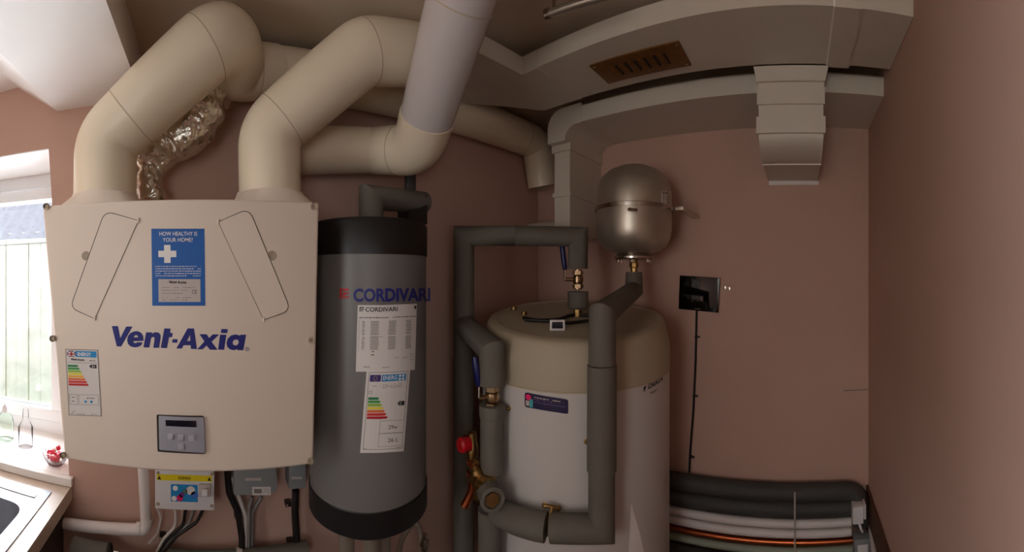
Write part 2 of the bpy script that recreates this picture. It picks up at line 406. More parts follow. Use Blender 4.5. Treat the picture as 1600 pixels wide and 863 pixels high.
for i in range(22):                                        # courses of curved tiles up the slope
    s = i/22; y = 7.3+s*2.4; z = 2.3+s*1.5; xr = -0.9-s*0.9
    n = 46; top = []; bot = []
    for j in range(n+1):
        xx = -9+(xr+9)*j/n; wv = 0.03*math.cos(j*PI)
        top.append(bm.verts.new((xx, y+0.12, z+0.095+wv))); bot.append(bm.verts.new((xx, y-0.02, z+wv)))
    for j in range(n): bm.faces.new((bot[j], bot[j+1], top[j+1], top[j]))
    low = [bm.verts.new(v.co+Vector((0, 0, -0.05))) for v in bot]
    for j in range(n): bm.faces.new((low[j], low[j+1], bot[j+1], bot[j]))
obj('roof', bm, ROOFT, bg, False)
obj('gutter', B((-9, 7.18, 2.2), (-0.9, 7.3, 2.3), 0.02), UPVC, bg)

# ================================================================== HEAT RECOVERY UNIT
UY = 0.78
un = thing('ventilation_unit', 'large cream box-shaped heat recovery ventilation unit hung on the back wall', 'ventilation unit', (-0.05, 0.95, 1.10))
TL, TR, BR, BL = [PY(*q, UY) for q in ((66, 314.5), (499, 316), (490, 729), (101, 714))]
TL.z = TR.z = CH+0.158
BL.z = BR.z = CH-0.405
bk = Vector((0, 0.03, 0)); bm = NB()
hexa(bm, [TL, TR, BR, BL, TL+bk, TR+bk, BR+bk, BL+bk], 0.006); obj('front_cover', bm, UNIT, un)
ins = 0.012
cas = [TL+Vector((ins, .0301, -ins)), TR+Vector((-ins, .0301, -ins)), BR+Vector((-ins, .0301, ins)), BL+Vector((ins, .0301, ins))]
hexb = [Vector((p.x, DA-0.002, p.z)) for p in cas]
obj('casing', hexa(NB(), cas+hexb, 0.004), UNIT, un)
for px, py in ((73, 323), (490, 323), (83, 529), (486.5, 532), (99, 711), (484.5, 720.5)):
    c = PY(px, py, UY); s = obj('screw', lathe(NB(), c, [(0, 0.001), (0.0042, 0.001), (0.0046, -0.0006), (0.0072, -0.0008), (0.0074, 0.002), (0.0074, 0.004)], 24, (0, -1, 0)), HOLE, un)
def rounded(pts, rads, k=6):
    out = []; n = len(pts)
    for i in range(n):
        b = Vector(pts[i]); a = Vector(pts[i-1]); c = Vector(pts[(i+1) % n]); r = rads[i]
        if r <= 0: out.append(tuple(b)); continue
        u = (a-b).normalized(); v = (c-b).normalized(); t = r/math.tan(u.angle(v)/2)
        p0 = b+u*t; p1 = b+v*t
        for j in range(k+1):
            s = j/k; q = p0*(1-s)**2+b*2*s*(1-s)+p1*s*s; out.append(tuple(q))
    return out
def grow(pts, g):
    c = Vector((sum(p[0] for p in pts)/len(pts), sum(p[1] for p in pts)/len(pts))); out = []
    n = len(pts)
    for i in range(n):
        a = Vector(pts[i-1]); b = Vector(pts[i]); d = Vector(pts[(i+1) % n])
        e1 = (b-a).normalized(); e2 = (d-b).normalized(); nn = Vector((e1.y+e2.y, -(e1.x+e2.x)))
        nn = nn.normalized() if nn.length > 1e-6 else Vector((e1.y, -e1.x))
        if nn.dot(b-c) < 0: nn = -nn
        out.append(tuple(b+nn*g))
    return out
for quad, rad, grip, side in (([(164, 330), (216, 345), (148, 498), (110, 481)], [16, 0, 0, 14], (134.5, 400), -1),
                              ([(341, 347), (389, 326), (454, 485), (412, 500)], [0, 16, 14, 0], (425, 399.5), 1)):
    base = rounded(quad, rad)
    g1 = grow(base, 0.8)
    fd = obj('filter_door', prism(NB(), [PY(x, y, UY-0.0006) for x, y in g1], (0, 0.0015, 0)), DARK, un, False)
    obj('door_face', prism(NB(), [PY(x, y, UY-0.0016) for x, y in grow(base, -0.3)], (0, 0.0012, 0)), UNIT, fd, False)
    gx, gy = grip; cc = PY(gx, gy, UY)
    obj('finger_grip', lathe(NB(), cc, [(0, 0.0004), (0.0082, 0.0004), (0.0098, 0.0008), (0.0102, 0)], 24, (0, -1, 0)), HOLE, fd)
    e = quad[1:3] if side < 0 else [quad[0], quad[3]]
    for (x, y) in e: obj('hinge_pin', T([PY(x, y-4, UY-0.002), PY(x, y+3, UY-0.002)], 0.0022, 10), UNIT, fd)
# spigots on the top
for px, wpx, n_, x0, x1 in ((164, 95, 0, 112, 222), (422, 91, 1, 360, 492)):
    c = Vector((0.895*math.tan(az(px)), 0.895, CH+0.156)); c2 = c+Vector((0, 0, 0.036))
    bm = NB(); n = 48; rr = 0.080; sq = 0.096
    lo = []; hi = []; hi2 = []
    for k in range(n):
        a = 2*PI*k/n; cx, sx = math.cos(a), math.sin(a); m = min(1/max(abs(cx), 1e-6), 1/max(abs(sx), 1e-6)); sqr = min(sq*m, 0.125)
        lo.append(bm.verts.new(c+Vector((sqr*cx, max(-0.112, sqr*sx), 0)))); hi.append(bm.verts.new(c2+Vector((rr*cx, rr*sx, 0)))); hi2.append(bm.verts.new(c2+Vector((rr*cx, rr*sx, 0.003))))
    for k in range(n):
        k2 = (k+1) % n; bm.faces.new((lo[k], lo[k2], hi[k2], hi[k])); bm.faces.new((hi[k], hi[k2], hi2[k2], hi2[k]))
    bm.faces.new(hi2)
    obj('spigot', bm, UNIT, un)
# logo
d = Decal(on_Y(UY), 0.0005)
LOGO = [
 [[(98,98),(163,98),(187,222),(248,103),(314,102),(195,312),(150,310)]],
 [[(428,252),(322,256),(328,270),(345,276),(368,266),(420,268),(405,297),(370,317),(330,320),(290,308),(265,280),(258,245),(265,205),(290,172),(330,153),(370,151),(405,168),(425,200),(429,235)],[(328,216),(335,200),(350,191),(366,197),(372,216)]],
 [[(455,163),(520,163),(517,178),(545,162),(585,165),(606,190),(608,215),(590,325),(530,325),(543,232),(540,215),(525,212),(508,222),(488,322),(428,320)]],
 [[(645,122),(710,124),(705,168),(734,172),(725,215),(695,212),(672,328),(608,325)]],
 [[(732,233),(786,235),(779,273),(725,270)]],
 [[(888,122),(955,123),(985,339),(922,336),(918,298),(846,298),(828,332),(770,332)],[(915,190),(880,254),(915,252)]],
 [[(1010,182),(1085,183),(1112,222),(1150,183),(1216,186),(1138,262),(1200,345),(1120,345),(1085,300),(1045,340),(987,340),(1062,258)]],
 [[(1225,187),(1292,188),(1268,345),(1205,343)]], [[(1240,128),(1307,130),(1300,172),(1233,170)]],
 [[(1497,188),(1467,350),(1405,350),(1405,338),(1370,350),(1330,342),(1300,315),(1292,275),(1305,230),(1340,195),(1385,185),(1420,192),(1432,200),(1436,188)],[(1388,238),(1415,245),(1420,270),(1405,295),(1380,300),(1360,288),(1357,262),(1370,245)]]]
def logo(d, x0, y0, k, m, lay=0):
    for g in LOGO: d.shape([[(x0+(x-98)*k, y0+(y-98)*k) for x, y in lp_] for lp_ in g], m, lay)
logo(d, 174.7, 509.7, 0.15, NAVY)
d.text('®', 383, 549, 7, 7, NAVY, 0, slope=0.03)
d.done('logo_lettering', un)
# blue label
d = Decal(on_Y(UY), 0.0004, warp=lambda x, y: (x+(y-357)*0.012, y))
d.rect(236.5, 357.5, 319.5, 478, BLUEL, 0)
d.text('HOW HEALTHY IS', 249, 368.5, 59, 6.2, WHI, 1, bold=0.006); d.text('YOUR HOME?', 254, 378, 47, 6.2, WHI, 1, bold=0.006)
d.poly([(256, 383), (266, 383), (266, 392), (275, 392), (275, 402), (266, 402), (266, 411), (256, 411), (256, 402), (247, 402), (247, 392), (256, 392)], WHI, 1)
for i in range(5): d.scribble(242, 416+i*3.7, 313, 1.1, WHI, 1, 0.95)
d.rect(246.5, 436.5, 312, 472, SILV, 1)
logo(d, 263, 438.7, 0.0195, INK, 2)
for y, xe in ((449, 304), (453.5, 292), (458, 284), (465, 302), (468.5, 296)): d.scribble(252, y, xe, 1.1, GINK, 2, 0.85)
d.text('CE', 299, 459, 7.5, 6, INK, 2); d.scribble(300, 462, 306, 1.2, GINK, 2)
d.done('information_label', un)
# energy label
def energy(d, x0, y0, x1, y1, cols, ystart, dy, xs, w0, dw, lettr=None):
    for i, c in enumerate(cols):
        y = ystart+i*dy; L = w0+i*dw; h = dy*0.78
        d.poly([(xs, y), (xs+L, y), (xs+L+h*0.5, y+h/2), (xs+L, y+h), (xs, y+h)], c, 1)
d = Decal(on_Y(UY), 0.0004, warp=lambda x, y: (x+(y-546)*0.055, y+(x-103)*0.03))
d.rect(102, 545.5, 153, 649, PAPER, 0); d.frame(102, 545.5, 153, 649, 0.9, GINK, 1)
d.rect(104.5, 548, 118, 557.5, NAVY, 1)
for q in (((104.5, 548), (106, 548), (118, 556.5), (118, 557.5), (116.5, 557.5), (104.5, 549)), ((118, 548), (116.5, 548), (104.5, 556.5), (104.5, 557.5), (106, 557.5), (118, 549))): d.poly(q, WHI, 2)
d.rect(110, 548, 113, 557.5, WHI, 3); d.rect(104.5, 551.5, 118, 554.3, WHI, 3); d.rect(110.6, 548, 112.3, 557.5, REDI, 4); d.rect(104.5, 552.1, 118, 553.7, REDI, 4)
d.rect(118, 548, 150.5, 557.5, SKYI, 1); d.text('ENERGY', 121, 555.5, 21, 5.4, WHI, 2, bold=0.02)
logo(d, 110, 559.6, 0.0152, INK, 1); d.scribble(139, 562, 150, 1.6, GINK, 1); d.rect(104.5, 566, 150.5, 566.5, GINK, 1)
energy(d, 0, 0, 0, 0, [EC[0], EC[1], EC[2], EC[3], EC[4], EC[5], EC[6], EC[7]], 570, 4.15, 104.5, 15, 2.1)
d.poly([(138, 571.5), (141, 568.8), (149.5, 568.8), (149.5, 574.4), (141, 574.4)], INK, 1); d.text('A+', 142, 573.6, 5.5, 4, WHI, 2)
d.frame(104.5, 616, 117, 632, 0.5, GINK, 1); d.scribble(108, 620, 113, 2, GINK, 1); d.scribble(108, 626, 113, 2, GINK, 1)
d.frame(119, 616, 150, 632, 0.5, GINK, 1); d.scribble(127, 620.5, 144, 2, GINK, 1); d.disc(129.5, 627, 2, SKYI, 1); d.disc(138.5, 627, 2, SKYI, 1)
d.scribble(108, 643, 113, 1, GINK, 1); d.scribble(105, 646, 150, 1, GINK, 1)
d.done('energy_label', un)
# control panel
def PU(x, y, dy=0.0): return PY(x, y, UY+dy)
cp = obj('control_panel', hexa(NB(), [PU(244.5, 648, -.0035), PU(318, 650, -.0035), PU(320.5, 710, -.0035), PU(246, 706, -.0035), PU(244.5, 648, .004), PU(318, 650, .004), PU(320.5, 710, .004), PU(246, 706, .004)], 0.003), DARK, un)
obj('fascia', hexa(NB(), [PU(248, 650, -.006), PU(319, 652.5, -.006), PU(321, 708.5, -.006), PU(249, 703.5, -.006), PU(248, 650, -.001), PU(319, 652.5, -.001), PU(321, 708.5, -.001), PU(249, 703.5, -.001)], 0.002), PANELG, cp)
obj('display', hexa(NB(), [PU(258.5, 656.5, -.007), PU(306.5, 658, -.007), PU(307, 668, -.007), PU(259, 666, -.007), PU(258.5, 656.5, -.005), PU(306.5, 658, -.005), PU(307, 668, -.005), PU(259, 666, -.005)], 0.0005), LCD, cp)
for x, y in ((266.5, 682.5), (282.5, 683.5), (299.5, 684.5), (283, 698)):
    c = PU(x, y, -0.006)
    obj('button', box(NB(), (c.x-.0062, c.y-.003, c.z-.006), (c.x+.0062, c.y+.001, c.z+.006), 0.0022), BTN, cp)

# ================================================================== ROUND VENTILATION DUCTS
def duct_run(t, path, rad, r, mat_, cuts, names=('straight_duct', 'bend')):
    """a duct of straight sections and bends, split at the given fractions; one collar at each cut"""
    pts = fillet(path, rad, 12)
    L = [0]
    for a, b in zip(pts, pts[1:]): L.append(L[-1]+(b-a).length)
    tot = L[-1]; R = r if callable(r) else (lambda s: r)
    def at(s):
        s *= tot
        for i in range(len(L)-1):
            if L[i+1] >= s-1e-9:
                k = (s-L[i])/max(1e-9, L[i+1]-L[i]); return pts[i].lerp(pts[i+1], k), (pts[i+1]-pts[i]).normalized()
        return pts[-1], (pts[-1]-pts[-2]).normalized()
    cu = [0]+list(cuts)+[1]
    for n_, (a, b) in enumerate(zip(cu, cu[1:])):
        seg = [at(a)[0]]+[p for p, l in zip(pts, L) if a*tot+1e-4 < l < b*tot-1e-4]+[at(b)[0]]
        fr = [a+(b-a)*i/(len(seg)-1) for i in range(len(seg))]
        bm = sweep(NB(), seg, [R(f) for f in fr], 40); obj(names[n_ % len(names)], bm, mat_, t)
    for c in cuts:
        p, dr = at(c); obj('joint_collar', ring_at(NB(), p, dr, R(c), 0.0022, 40, 0.0008), SEAM, t)
    return tot
zc = CH
# 1: left spigot, leaning right, then along the back wall under the ceiling to the corner
t1 = thing('ventilation_duct', 'cream round duct rising from the left spigot and running along the wall to the corner', 'duct', (-0.25, 0.93, CH+0.19))
s1 = Vector((0.895*math.tan(az(164)), 0.895, CH+0.188))
duct_run(t1, [s1, P(165, 222, 0.927), P(352, 50, 0.84), P(368, 112, 0.99), PY(430, 113, 1.02)], [0.085, 0.10, 0.06], lambda s: 0.0775-0.009*max(0, (s-0.75)/0.25), PIPE, [0.30, 0.60, 0.90], ('straight_duct', 'bend', 'straight_duct', 'bend'))
e0 = PY(430, 113, 1.025); zh = e0.z
duct_run(t1, [e0, (1.235, 1.025, zh), (1.255, 1.02, CH+0.44), (1.27, 1.02, CH+0.385)], [0.085, 0], 0.066, PIPE, [0.45, 0.78])
obj('end_flange', ring_at(NB(), (1.27, 1.02, CH+0.387), (0.1, 0, -1), 0.066, 0.012, 32, -0.0005), SEAM, t1)
# 2: right spigot, leaning right, then short horizontal piece with coupling
t2 = thing('ventilation_duct', 'cream round duct rising from the right spigot of the unit to the white flat duct', 'duct', (0.165, 0.93, CH+0.19))
s2 = Vector((0.895*math.tan(az(422)), 0.895, CH+0.188))
duct_run(t2, [s2, P(420, 208, 0.909), P(568, 82, 0.90), PY(655, 88, 0.83), (0.56, 0.83, PY(655, 88, 0.83).z)], [0.085, 0.09, 0], 0.0745, PIPE, [0.30, 0.70], ('straight_duct', 'bend'))
# 3: from behind duct 2 along the wall then forward and up
t3 = thing('ventilation_duct', 'glossy white round duct bending forward and up through the ceiling beside the flat duct', 'duct', (0.45, 0.9, CH+0.3))
pA = PY(432, 238, 1.033); pB = P(652, 236, 1.03); pC = P(718, 5, 0.745); pD = pB.lerp(pC, 1.50)
duct_run(t3, [pA, PY(590, 236, 1.0)], [], 0.0655, PIPE, [])
duct_run(t3, [PY(586, 236, 1.0), pB, pB.lerp(pC, 0.30)], [0.11], lambda s: 0.067+0.003*s, PIPE, [0.35], ('bend', 'bend'))
duct_run(t3, [pB.lerp(pC, 0.30), pD], [], 0.0675, PIPE_W, [0.60])
obj('joint_collar', ring_at(NB(), PY(588, 236, 1.0), (1, 0, 0), 0.066, 0.004, 40, 0.0015), SEAM, t3)
obj('coupling', ring_at(NB(), (0.52, 0.83, PY(655, 88, 0.83).z), (1, 0, 0), 0.0745, 0.012, 40, 0.004), PIPE, t2)
# foil flexible duct
bm = NB(); path = fillet([PY(234, 316, 1.035), PY(231, 262, 1.03), PY(252, 224, 1.02), PY(290, 203, 1.005), PY(314, 165, 1.0), PY(308, 120, 1.0)], 0.05, 10)
dense = []
for a, b in zip(path, path[1:]):
    k = max(1, int((b-a).length/0.0025)); dense += [a.lerp(b, i/k) for i in range(k)]
dense.append(path[-1]); nn = len(dense)
rr = [(0.042+0.030*min(1, max(0, (i/nn-0.22)/0.3)))*(1+0.02*math.sin(i*0.8)) for i in range(nn)]
sweep(bm, dense, rr, 96)
from mathutils import noise as NZ
for v in bm.verts:
    c = v.co; q = NZ.noise_vector(c*20)*0.012+NZ.noise_vector(c*55)*0.007
    rdg = abs(NZ.noise(c*42))+0.5*abs(NZ.noise(c*90)); q += NZ.noise_vector(c*7)*0.01+Vector((0, -1, 0.3))*0.010*rdg
    q.y *= 0.6; v.co += q
    v.co.y = min(v.co.y, 1.095)
tag(obj('flexible_duct', bm, FOIL, None, True, ang=28), 'crumpled silver foil flexible duct behind the leftmost cream duct', 'duct')

# ================================================================== FLAT WHITE DUCTS
zb = CH+0.56; zt = CH+0.608
md = thing('flat_duct', 'wide white flat duct under the ceiling carrying the bronze vent grille', 'duct', (0.9, 0.3, zb))
poly = [(0.783, DC), (0.783, 0.70), (0.56, 0.71), (0.56, 0.95), (0.79, 0.95), (1.0, 0.80), (1.0, DC)]
a_ = [(x, y) for x, y in poly]
def flat(poly2, z0, z1, bev=0.003):
    bm = prism(NB(), [(x, y, z0) for x, y in poly2], (0, 0, z1-z0))
    return bm
obj('duct_section', flat([(0.783, DC+.001), (0.783, 0.65), (1.0, 0.65), (1.0, DC+.001)], zb, zt), DUCTW, md, False)
obj('corner_section', flat([(0.783, 0.6505), (0.783, 0.705), (0.56, 0.715), (0.56, 0.95), (0.79, 0.95), (1.0, 0.80), (1.0, 0.6505)], zb-0.0015, zt+0.001), DUCTW, md, False)
obj('coupling', flat([(0.778, -0.130), (0.778, -0.073), (1.006, -0.073), (1.006, -0.130)], zb-0.005, zt+0.004), DUCTW, md, False)
obj('coupling', flat([(0.781, -0.073), (0.781, -0.069), (1.003, -0.069), (1.003, -0.073)], zb-0.0022, zt+0.002), WHI, md, False)
# round-to-flat adapter
bm = NB(); n = 48; lo = []; hi = []; c2y, c2z = 0.83, PY(655, 88, 0.83).z
for k in range(n):
    a = 2*PI*k/n; cx, sx = math.cos(a), math.sin(a); lo.append(bm.verts.new((0.515, c2y+0.076*cx, c2z+0.076*sx)))
    m = min(0.117/max(abs(cx), 1e-6), 0.024/max(abs(sx), 1e-6)); hi.append(bm.verts.new((0.60, 0.832+m*cx, (zb+zt)/2+m*sx)))
for k in range(n): k2 = (k+1) % n; bm.faces.new((lo[k], lo[k2], hi[k2], hi[k]))
bm.faces.new(lo); bm.faces.new(hi)
obj('round_to_flat_adapter', bm, DUCTW, md)
# bronze grille
gl = obj('vent_grille', B((0.855, 0.283, zb-0.004), (0.962, 0.532, zb), 0.0015), BRONZE, md)
for i in range(12):
    y = 0.330+i*0.0135
    s = obj('louvre', prism(NB(), [(0.885, y, zb-0.004), (0.885, y+0.004, zb-0.0085), (0.885, y+0.007, zb-0.004)], (0.047, 0, 0)), BRONZE if i % 2 else DARK, gl, False)
for x, y in ((0.865, 0.293), (0.952, 0.293), (0.865, 0.522), (0.952, 0.522)):
    obj('screw', lathe(NB(), (x, y, zb-0.004), [(0, 0.0015), (0.003, 0.001), (0.004, 0)], 12, (0, 0, -1)), CHROME, gl)
# rear duct on the right-hand wall, turning down in the corner
rd = thing('flat_duct', 'lower white flat duct along the right wall, turning down beside the round steel vessel', 'duct', (1.2, 0.3, CH+0.51))
z2, z3 = CH+0.522, CH+0.583
bm = prism(NB(), [(1.075, DC+.001, z2), (1.075, DC+.001, z3-0.008), (1.083, DC+.001, z3), (DB-.001, DC+.001, z3), (DB-.001, DC+.001, z2)], (0, 0.70-DC, 0)); obj('duct_section', bm, DUCTW, rd, False)
# bend
bm = NB(); prof = []; n = 14; x0, x1 = 1.072, DB-.001
outer = [(0.70, z3+0.003)]+[(0.78+0.062*math.sin(a), z3-0.059+0.062*math.cos(a)) for a in [PI/2*i/n for i in range(n+1)]]+[(0.842, z2-0.05)]
inner = [(0.70, z2-0.003)]+[(0.72+0.046*math.sin(a), z2-0.049+0.046*math.cos(a)) for a in [PI/2*i/n for i in range(n+1)]]+[(0.766, z2-0.05)]
prism(bm, [(x0, y, z) for y, z in outer+inner[::-1]], (x1-x0, 0, 0)); obj('bend', bm, DUCTW, rd, True, ang=40)
obj('collar', B((1.100, 0.762, z2-0.075), (DB-.001, 0.845, z2-0.048)), DUCTW, rd, False)
obj('drop_section', B((1.108, 0.770, CH+0.15), (DB-.001, 0.838, z2-0.060)), DUCTW, rd, False)
obj('collar', B((1.102, 0.764, CH+0.285), (DB-.001, 0.843, CH+0.300)), DUCTW, rd, False)
obj('wall_stub', T([(1.282, 0.836, CH+0.19), (1.282, DA-.001, CH+0.19)], 0.044, 32), DUCTW, rd)
# drop from main duct curling back into the wall
dd = thing('wall_vent_duct', 'short white stepped duct dropping over the lower flat duct and curving into the wall', 'duct', (1.1, 0.03, CH+0.33))
yl = lambda px, X: X/math.tan(az(px))
ya, yb = yl(1184, 1.02), yl(1288, 1.02)
def slab(zt_, zb_, g, xf, xr=1.072):
    return B((xf-g, yb-g, zb_), (xr, ya+g, zt_))
H_ = lambda py, X=1.01: CH+(HY-py)/F*X
obj('top_flange', hexa(NB(), [(1.003, ya+.010, H_(104)), (1.003, yb-.010, H_(104)), (1.003, yb-.001, H_(128)), (1.003, ya+.001, H_(128)), (1.072, ya+.010, H_(104)), (1.072, yb-.010, H_(104)), (1.072, yb-.001, H_(128)), (1.072, ya+.001, H_(128))]), DUCTW, dd, False)
obj('sleeve', slab(H_(128), H_(135), -.001, 1.010), DUCTW, dd, False)
obj('sleeve', slab(H_(135), H_(162), .001, 1.010), DUCTW, dd, False)
obj('sleeve', slab(H_(162), H_(182), -.003, 1.012), DUCTW, dd, False)
obj('sleeve', slab(H_(182), H_(208), .0025, 1.008), DUCTW, dd, False)
zk = H_(208); bm = NB(); zu = CH+0.333; R_ = zk-zu
pr = [(1.014, zk)]+[(1.014+0.115*(1-math.cos(a)), zk-R_*math.sin(a)) for a in [PI/2*i/14 for i in range(1, 15)]]+[(DB-.001, zu), (DB-.001, CH+0.395), (1.12, CH+0.395), (1.072, zk)]
prism(bm, [(x, ya-.003, z) for x, z in pr], (0, yb-ya+.006, 0)); obj('curved_elbow', bm, DUCTW, dd, True, ang=40)
obj('edge_lip', B((1.126, yb+.002, zu-.003), (1.130, ya-.002, zu+.001)), WHI, dd, False)
obj('glow_patch', B((DB-.002, yb+.0, H_(289, 1.33)), (DB-.0005, ya-.005, H_(281, 1.33)), 0.0005), WHITEP, dd, False)  # soft glow on the wall put in as a thin white plate
# ceiling rail
cr = thing('ceiling_rail', 'dark grey metal bar fixed beneath the ceiling at the top edge', 'rail', (0.6, 0.4, CH+0.6))
q0, q1 = P(856, 22, 0.84), P(960, -30, 0.78); q1.z = q0.z
obj('bar', T([q0, q1], 0.0085, 16), STEEL, cr)
obj('end_cap', ring_at(NB(), q0, q1-q0, 0.0085, 0.012, 16, 0.003), CHROME, cr)
obj('bracket', T([q0.lerp(q1, 0.1), q0.lerp(q1, 0.1)+Vector((0, 0, ZC-q0.z))], 0.004, 10), CHROME, cr)

# ================================================================== GREY BUFFER TANK
ax_, ay_, RA = 0.4237, 0.9222, 0.156
ta = thing('buffer_tank', 'slim grey cylindrical tank with black end caps between the unit and the insulated pipes', 'tank', (ax_, ay_, CH-0.63))
obj('jacket', lathe(NB(), (ax_, ay_, CH), [(0, -0.545), (RA-.001, -0.545), (RA-.001, 0.055), (0, 0.055)], 96), TGREY, ta)
obj('top_cap', lathe(NB(), (ax_, ay_, CH), [(RA+.0005, 0.050), (RA+.002, 0.050), (RA+.002, 0.125), (RA-.004, 0.134), (RA-.02, 0.138), (0, 0.142)], 96), BLACKP, ta)
obj('bottom_cap', lathe(NB(), (ax_, ay_, CH), [(RA+.0005, -0.538), (RA+.002, -0.540), (RA+.002, -0.598), (RA-.03, -0.622), (0.05, -0.628), (0, -0.628)], 96), BLACKP, ta)
for dx in (-0.05, 0.0, 0.06): obj('leg', lathe(NB(), (ax_+dx, ay_-0.02 if dx == 0 else ay_+0.03, 0), [(0, 0), (0.03, 0), (0.022, 0.02), (0.022, CH-0.625), (0, CH-0.625)], 24), STEEL, ta)
MC = on_cyl(ax_, ay_, RA)
d = Decal(MC, 0.0004, curved=True)
d.text('CORDIVARI', 552, 471, 120, 20, NAVY, 0, bold=0.035, slope=-0.01)
d.rect(531, 451, 545, 454.5, REDI, 0); d.rect(531, 451, 534, 467, REDI, 0); d.rect(536, 457, 545, 460, REDI, 0); d.rect(536, 457, 539, 467, REDI, 0); d.rect(540, 463, 545, 466, REDI, 0)
d.done('brand_lettering', ta)
d = Decal(MC, 0.0006, curved=True, warp=lambda x, y: (x-(y-478)*0.03, y-max(0, x-600)*0.055*(1 if y > 520 else 0.8)))
d.rect(559, 477, 651, 581, PAPER, 0)
d.text('CORDIVARI', 571, 487, 50, 6.8, INK, 1, bold=0.015)
for q in ((562, 480, 569, 481.6), (562, 480, 563.6, 487), (565, 483, 569, 484.4), (565, 483, 566.4, 487)): d.rect(*q, INK, 1)
d.rect(647, 480, 650, 485, INK, 1)
d.scribble(562, 496, 650, 1.3, INK, 1, 0.95)
random.seed(3)
for i in range(26):
    y = 502+i*1.75
    if i in (13,): continue
    for xa, xb in ((566, 572), (579, 594), (607, 620), (634, 644)): d.rect(xa+random.uniform(0, 1.5), y, xb-random.uniform(0, 2), y+0.8, GINK, 1)
d.rect(562, 500, 562.4, 550, GINK, 1); d.rect(581, 526, 600, 526.5, GINK, 1)
d.scribble(583, 549, 587, 1.4, INK, 1); d.scribble(582, 554, 587, 1.4, INK, 1); d.scribble(618, 560, 640, 0.9, GINK, 1)
d.frame(643, 555, 648, 565, 0.4, GINK, 1); d.scribble(562, 573, 581, 1.3, INK, 1); d.scribble(600, 574, 612, 1, GINK, 1)
d.done('data_sheet', ta)
d = Decal(MC, 0.0004, curved=True, warp=lambda x, y: (x-(y-578)*0.08, y-max(0, x-600)*0.06))
d.rect(573, 576, 641, 708, PAPER, 0); d.frame(577, 582, 638, 703, 0.7, GINK, 1)
d.rect(579, 586, 596, 596.5, mat('label_violet_blue', srgb(60, 40, 120), .5), 1); d.rect(597.5, 586, 635, 596.5, SKYI, 1)
d.text('ENERG', 599.5, 594, 22, 6.4, WHI, 2, bold=0.01)
for x, y in ((625.5, 588.8), (630.5, 588.8), (625.5, 593.8), (630.5, 593.8)): d.disc(x, y, 1.9, WHI, 2)
for i in range(12):
    a = 2*PI*i/12; d.disc(587.5+3*math.cos(a), 591.2+3*math.sin(a), 0.45, YEL, 2, 6)
d.scribble(584, 603, 597, 1, GINK, 1); 
for i in range(3): d.scribble(600, 601+i*2.4, 630, 0.9, GINK, 1)
d.frame(579, 611, 584, 615.5, 0.6, GINK, 1)
energy(d, 0, 0, 0, 0, [EC[0], EC[1], EC[2], EC[3], EC[5], EC[6], EC[7]], 621, 5.0, 579, 15, 2.6)
d.poly([(625, 632), (628, 628.6), (636, 628.6), (636, 635.6), (628, 635.6)], INK, 1); d.text('C', 628.5, 634.4, 3.4, 4.4, WHI, 2)
d.frame(600, 658, 638, 678, 0.5, GINK, 1); d.frame(600, 678, 638, 699, 0.5, GINK, 1)
d.text('29w', 614, 671.5, 14, 6, INK, 1); d.text('26 L', 615, 692, 16, 6, INK, 1)
d.scribble(628, 701, 636, 1, GINK, 1); d.scribble(578, 701, 583, 1, GINK, 1)
d.done('energy_label', ta)
# insulated elbow on top of the grey tank
ei = thing('insulated_pipe', 'grey foam-lagged elbow on top of the grey tank with black end block', 'pipe', (ax_, ay_, CH+0.14))
c0 = P(580, 336, 1.0); c0.z = CH+0.150
obj('nut', lathe(NB(), (c0.x, c0.y, CH+0.139), [(0, 0), (0.022, 0), (0.022, 0.014), (0, 0.014)], 12), CHROME, ei)
obj('lagging', T([c0, P(580, 309, 1.0), P(662, 317, 1.14)], 0.0325, 32), LAG, ei)
c1 = P(648, 322, 1.10)
obj('end_block', B((c1.x-0.03, c1.y-0.015, CH+0.150), (c1.x+0.035, c1.y+0.05, CH+0.235), 0.004), BLACKP, ei)
tag(obj('insulated_pipe', T([(P(641, 300, 1.18).x, P(641, 300, 1.18).y, CH+0.2355), (P(641, 300, 1.18).x, P(641, 300, 1.18).y, CH+0.405)], 0.0175, 20), LAGD), 'dark lagged upright pipe rising behind the grey tank', 'pipe')

# ================================================================== WHITE HOT WATER CYLINDER
bx, by, RB = 0.9965, 0.6685, 0.293
hw = thing('hot_water_cylinder', 'large white hot water cylinder with beige top section behind grey lagged pipes', 'water cylinder', (bx, by, 0))
cb = Vector((bx, by, CH))
obj('body', lathe(NB(), cb, [(0, -CH+0.001), (RB-.01, -CH+0.001), (RB, -CH+0.02), (RB, -0.282), (0, -0.282)], 128), CYLW, hw)
bm = NB(); lathe(bm, cb, [(RB, -0.281), (RB+.0012, -0.279), (RB+.0012, -0.205), (RB-.012, -0.145), (RB-.015, -0.134), (RB-.019, -0.129), (RB-.024, -0.127), (RB-.040, -0.125), (RB-.046, -0.129), (0, -0.129)], 128)
tv = Vector((math.sin(az(900)), math.cos(az(900)), 0))
for v in bm.verts:
    if v.co.z > CH-0.2: v.co.z += 0.124*((v.co-cb).dot(tv))*min(1, (v.co.z-CH+0.2)/0.07)
obj('top_section', bm, CYLB, hw, ang=24)
def topz(x, y): return CH-0.129+0.124*((Vector((x, y, 0))-Vector((bx, by, 0))).dot(tv))
obj('seam', lathe(NB(), cb, [(RB+.0005, -0.2835), (RB+.0016, -0.2835), (RB+.0016, -0.2805), (RB+.0005, -0.2805), (RB+.0005, -0.2835)], 128), SEAM, hw)
MB_ = on_cyl(bx, by, RB)
d = Decal(MB_, 0.0007, curved=True)
def sk(x, y): return (x, y+(x-820)*0.185-max(0, (x-850))*0.03)
d.warp = sk
